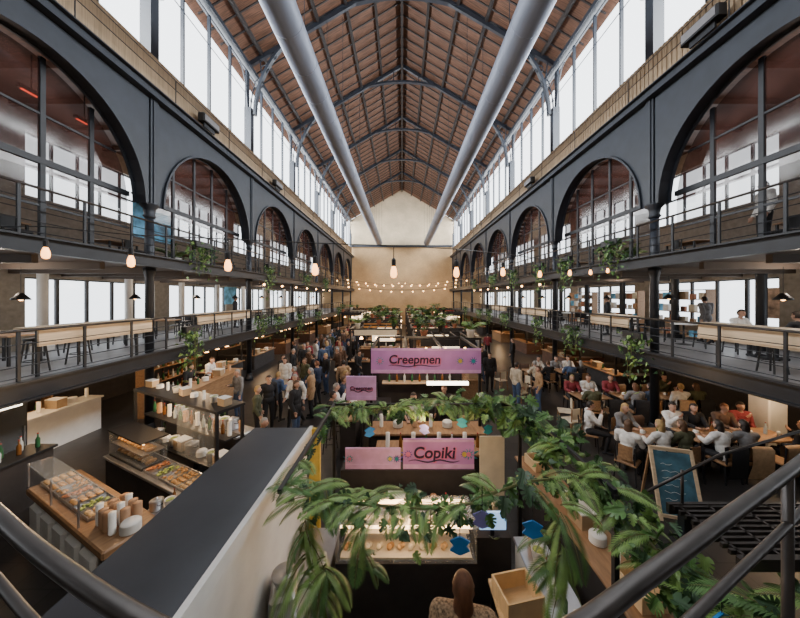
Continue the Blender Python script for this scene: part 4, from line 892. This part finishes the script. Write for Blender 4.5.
for sx in(-1,1):
    for y in(7,10,13,16,19,22,26,30,34,38):
        place(LAMP,'pendant_lamp',(sx*9.2,y,4.25-.12),label='black pendant lamp above the gallery',cat='pendant lamp',group='gallery pendant lamps')
        place([P('ceiling_fitting',MB().cyl((0,0,0),(0,0,.06),.1,n=14),'bulbs')],'ceiling_light',(sx*8.6,y,2.16),label='round warm ceiling light below the gallery',cat='ceiling light',group='ceiling lights')
# ---------------------------------------------------------------- foreground rail & stair
rp=[(-2.3,1.32),(-1.5,.98),(-1.16,.82),(-.8,.66),(-.43,.52),(-.1,.44),(.24,.5),(.52,.62),(.95,.82),(1.42,1.04),(1.9,1.28),(2.4,1.6)]
def sm(pts,z):
    v=[Vector((x,y,z)) for x,y in pts]; out=[]
    for i in range(len(v)-1):
        p0=v[max(i-1,0)];p1=v[i];p2=v[i+1];p3=v[min(i+2,len(v)-1)]
        for k in range(5):
            t=k/5; out.append(.5*((2*p1)+(-p0+p2)*t+(2*p0-5*p1+4*p2-p3)*t*t+(-p0+3*p1-3*p2+p3)*t**3))
    out.append(v[-1]); return out
T=[P('handrail',MB().tube(sm(rp,3.6),.018,12),'rail',True),P('mid_rail',MB().tube(sm(rp,3.42),.012,10),'rail',True),P('mid_rail',MB().tube(sm(rp,3.0),.012,10),'rail',True)]
for x,y in((1.33,1.0),(-1.95,1.17)): T.append(P('post',MB().cyl((x,y,2.5),(x,y,3.6),.015,n=10),'rail',True))
place(T,'balcony_railing',label='dark brown tubular steel railing around the viewing landing',cat='railing')
m=MB(); m.add([(x,y,2.5) for x,y in rp]+[(2.4,-2.5,2.5),(-2.3,-2.5,2.5)],[tuple(range(len(rp)+2))])
m.add([(x,y,2.42) for x,y in rp]+[(2.4,-2.5,2.42),(-2.3,-2.5,2.42)],[tuple(reversed(range(len(rp)+2)))])
struct('floor',m,'gfloor',label='steel viewing landing')
g=MB()
for i in range(10): g.box(2.85,1.9+i*.05,2.49,1.3,.02,.03)
for i in range(6): g.box(2.25+i*.24,2.12,2.49,.02,.5,.03)
g.box(2.85,1.88,2.47,1.34,.03,.08).box(2.85,2.38,2.47,1.34,.03,.08)
T=[P('grating',g,'rail')]
for i in range(4):
    s=MB()
    for j in range(5): s.box(3.65+i*.28,1.92+j*.11,2.3-i*.2,.26,.04,.03)
    T.append(P('tread',s,'rail'))
T.append(P('support_leg',MB().box(2.3,2.36,1.22,.06,.06,2.44),'iron2')); T.append(P('support_leg',MB().box(3.45,2.36,1.22,.06,.06,2.44),'iron2'))
T.append(P('stringer',MB().beam((3.5,2.42,2.4),(4.9,2.42,1.35),.04,.2),'iron2')); T.append(P('support_leg',MB().box(4.85,2.42,.7,.06,.06,1.4),'iron2'))
T.append(P('stair_rail',MB().tube([(1.95,2.3,2.66),(2.6,2.38,2.9),(3.4,2.4,3.12)],.011,8),'rail',True))
for x,z in((2.3,2.78),(3.4,3.12)): T.append(P('rail_post',MB().cyl((x,2.38,2.48),(x,2.38,z),.011,n=8),'rail',True))
place(T,'metal_stair',label='dark steel stair landing with grating treads and thin rail',cat='stairs')
# ---------------------------------------------------------------- lights
def area(loc,rot,sx,sy,e,c=(1,1,1)):
    l=bpy.data.lights.new('area','AREA'); l.shape='RECTANGLE'; l.size=sx; l.size_y=sy; l.energy=e; l.color=c
    o=bpy.data.objects.new('skylight',l); COL.objects.link(o); o.location=loc; o.rotation_euler=rot; return o
area((-10.6,20.8,13.9),(0,-pi/2,0),4.8,47,12500,(.95,.98,1))
area((10.6,20.8,13.9),(0,pi/2,0),4.8,47,12500,(.95,.98,1))
def pt(x,y,z,e,c=(1,.66,.36),r=.1):
    l=bpy.data.lights.new('lamp','POINT'); l.energy=e;l.color=c;l.shadow_soft_size=r  # bare point light, carries no modelled fixture
    o=bpy.data.objects.new('lamp',l);COL.objects.link(o);o.location=(x,y,z)
for sx in(-1,1):
    for y in(7,13,20,28,37): pt(sx*9.4,y,2.0,75); pt(sx*9.8,y,4.7,50,(1,.82,.65)); pt(sx*9.8,y,8.8,45,(1,.65,.45))
for x,y,z,e in((-4.9,5.2,2.4,85),(-4.9,7.2,2.2,60),(.0,3.75,1.3,12),(.4,4.4,2.3,22),(.6,8,2.7,80),(0,12,3.0,60),(0,20,3,90),(0,30,3,110),(0,38,5,280),(1.2,3.6,2.0,8),(-4,14,4.2,80),(4,16,4.2,50),(-6,41,6,170),(6,41,6,170),(-4,22,4.2,90),(4,24,4.2,60),(6,8,2.1,18),(.6,6.0,3.3,25),(-10.6,8.2,2.1,35),(-5.5,9.8,3.0,40),(-7.9,11.4,2.0,30)): pt(x,y,z,e)  # unseen point lights added to brighten stalls, aisles and the purple banner
w=bpy.data.worlds.new('world'); bpy.context.scene.world=w; w.use_nodes=True
bg=w.node_tree.nodes['Background']; bg.inputs[0].default_value=(.9,.95,1,1); bg.inputs[1].default_value=4.5
# camera
cd=bpy.data.cameras.new('camera'); cam=bpy.data.objects.new('camera',cd); COL.objects.link(cam)
cam.location=(0,0,4.2); cam.rotation_euler=(pi/2,0,0); cd.sensor_width=36; cd.lens=290/800*36; cd.shift_y=-12/800; cd.shift_x=-2/800; cd.clip_start=.05; cd.clip_end=200
bpy.context.scene.camera=cam
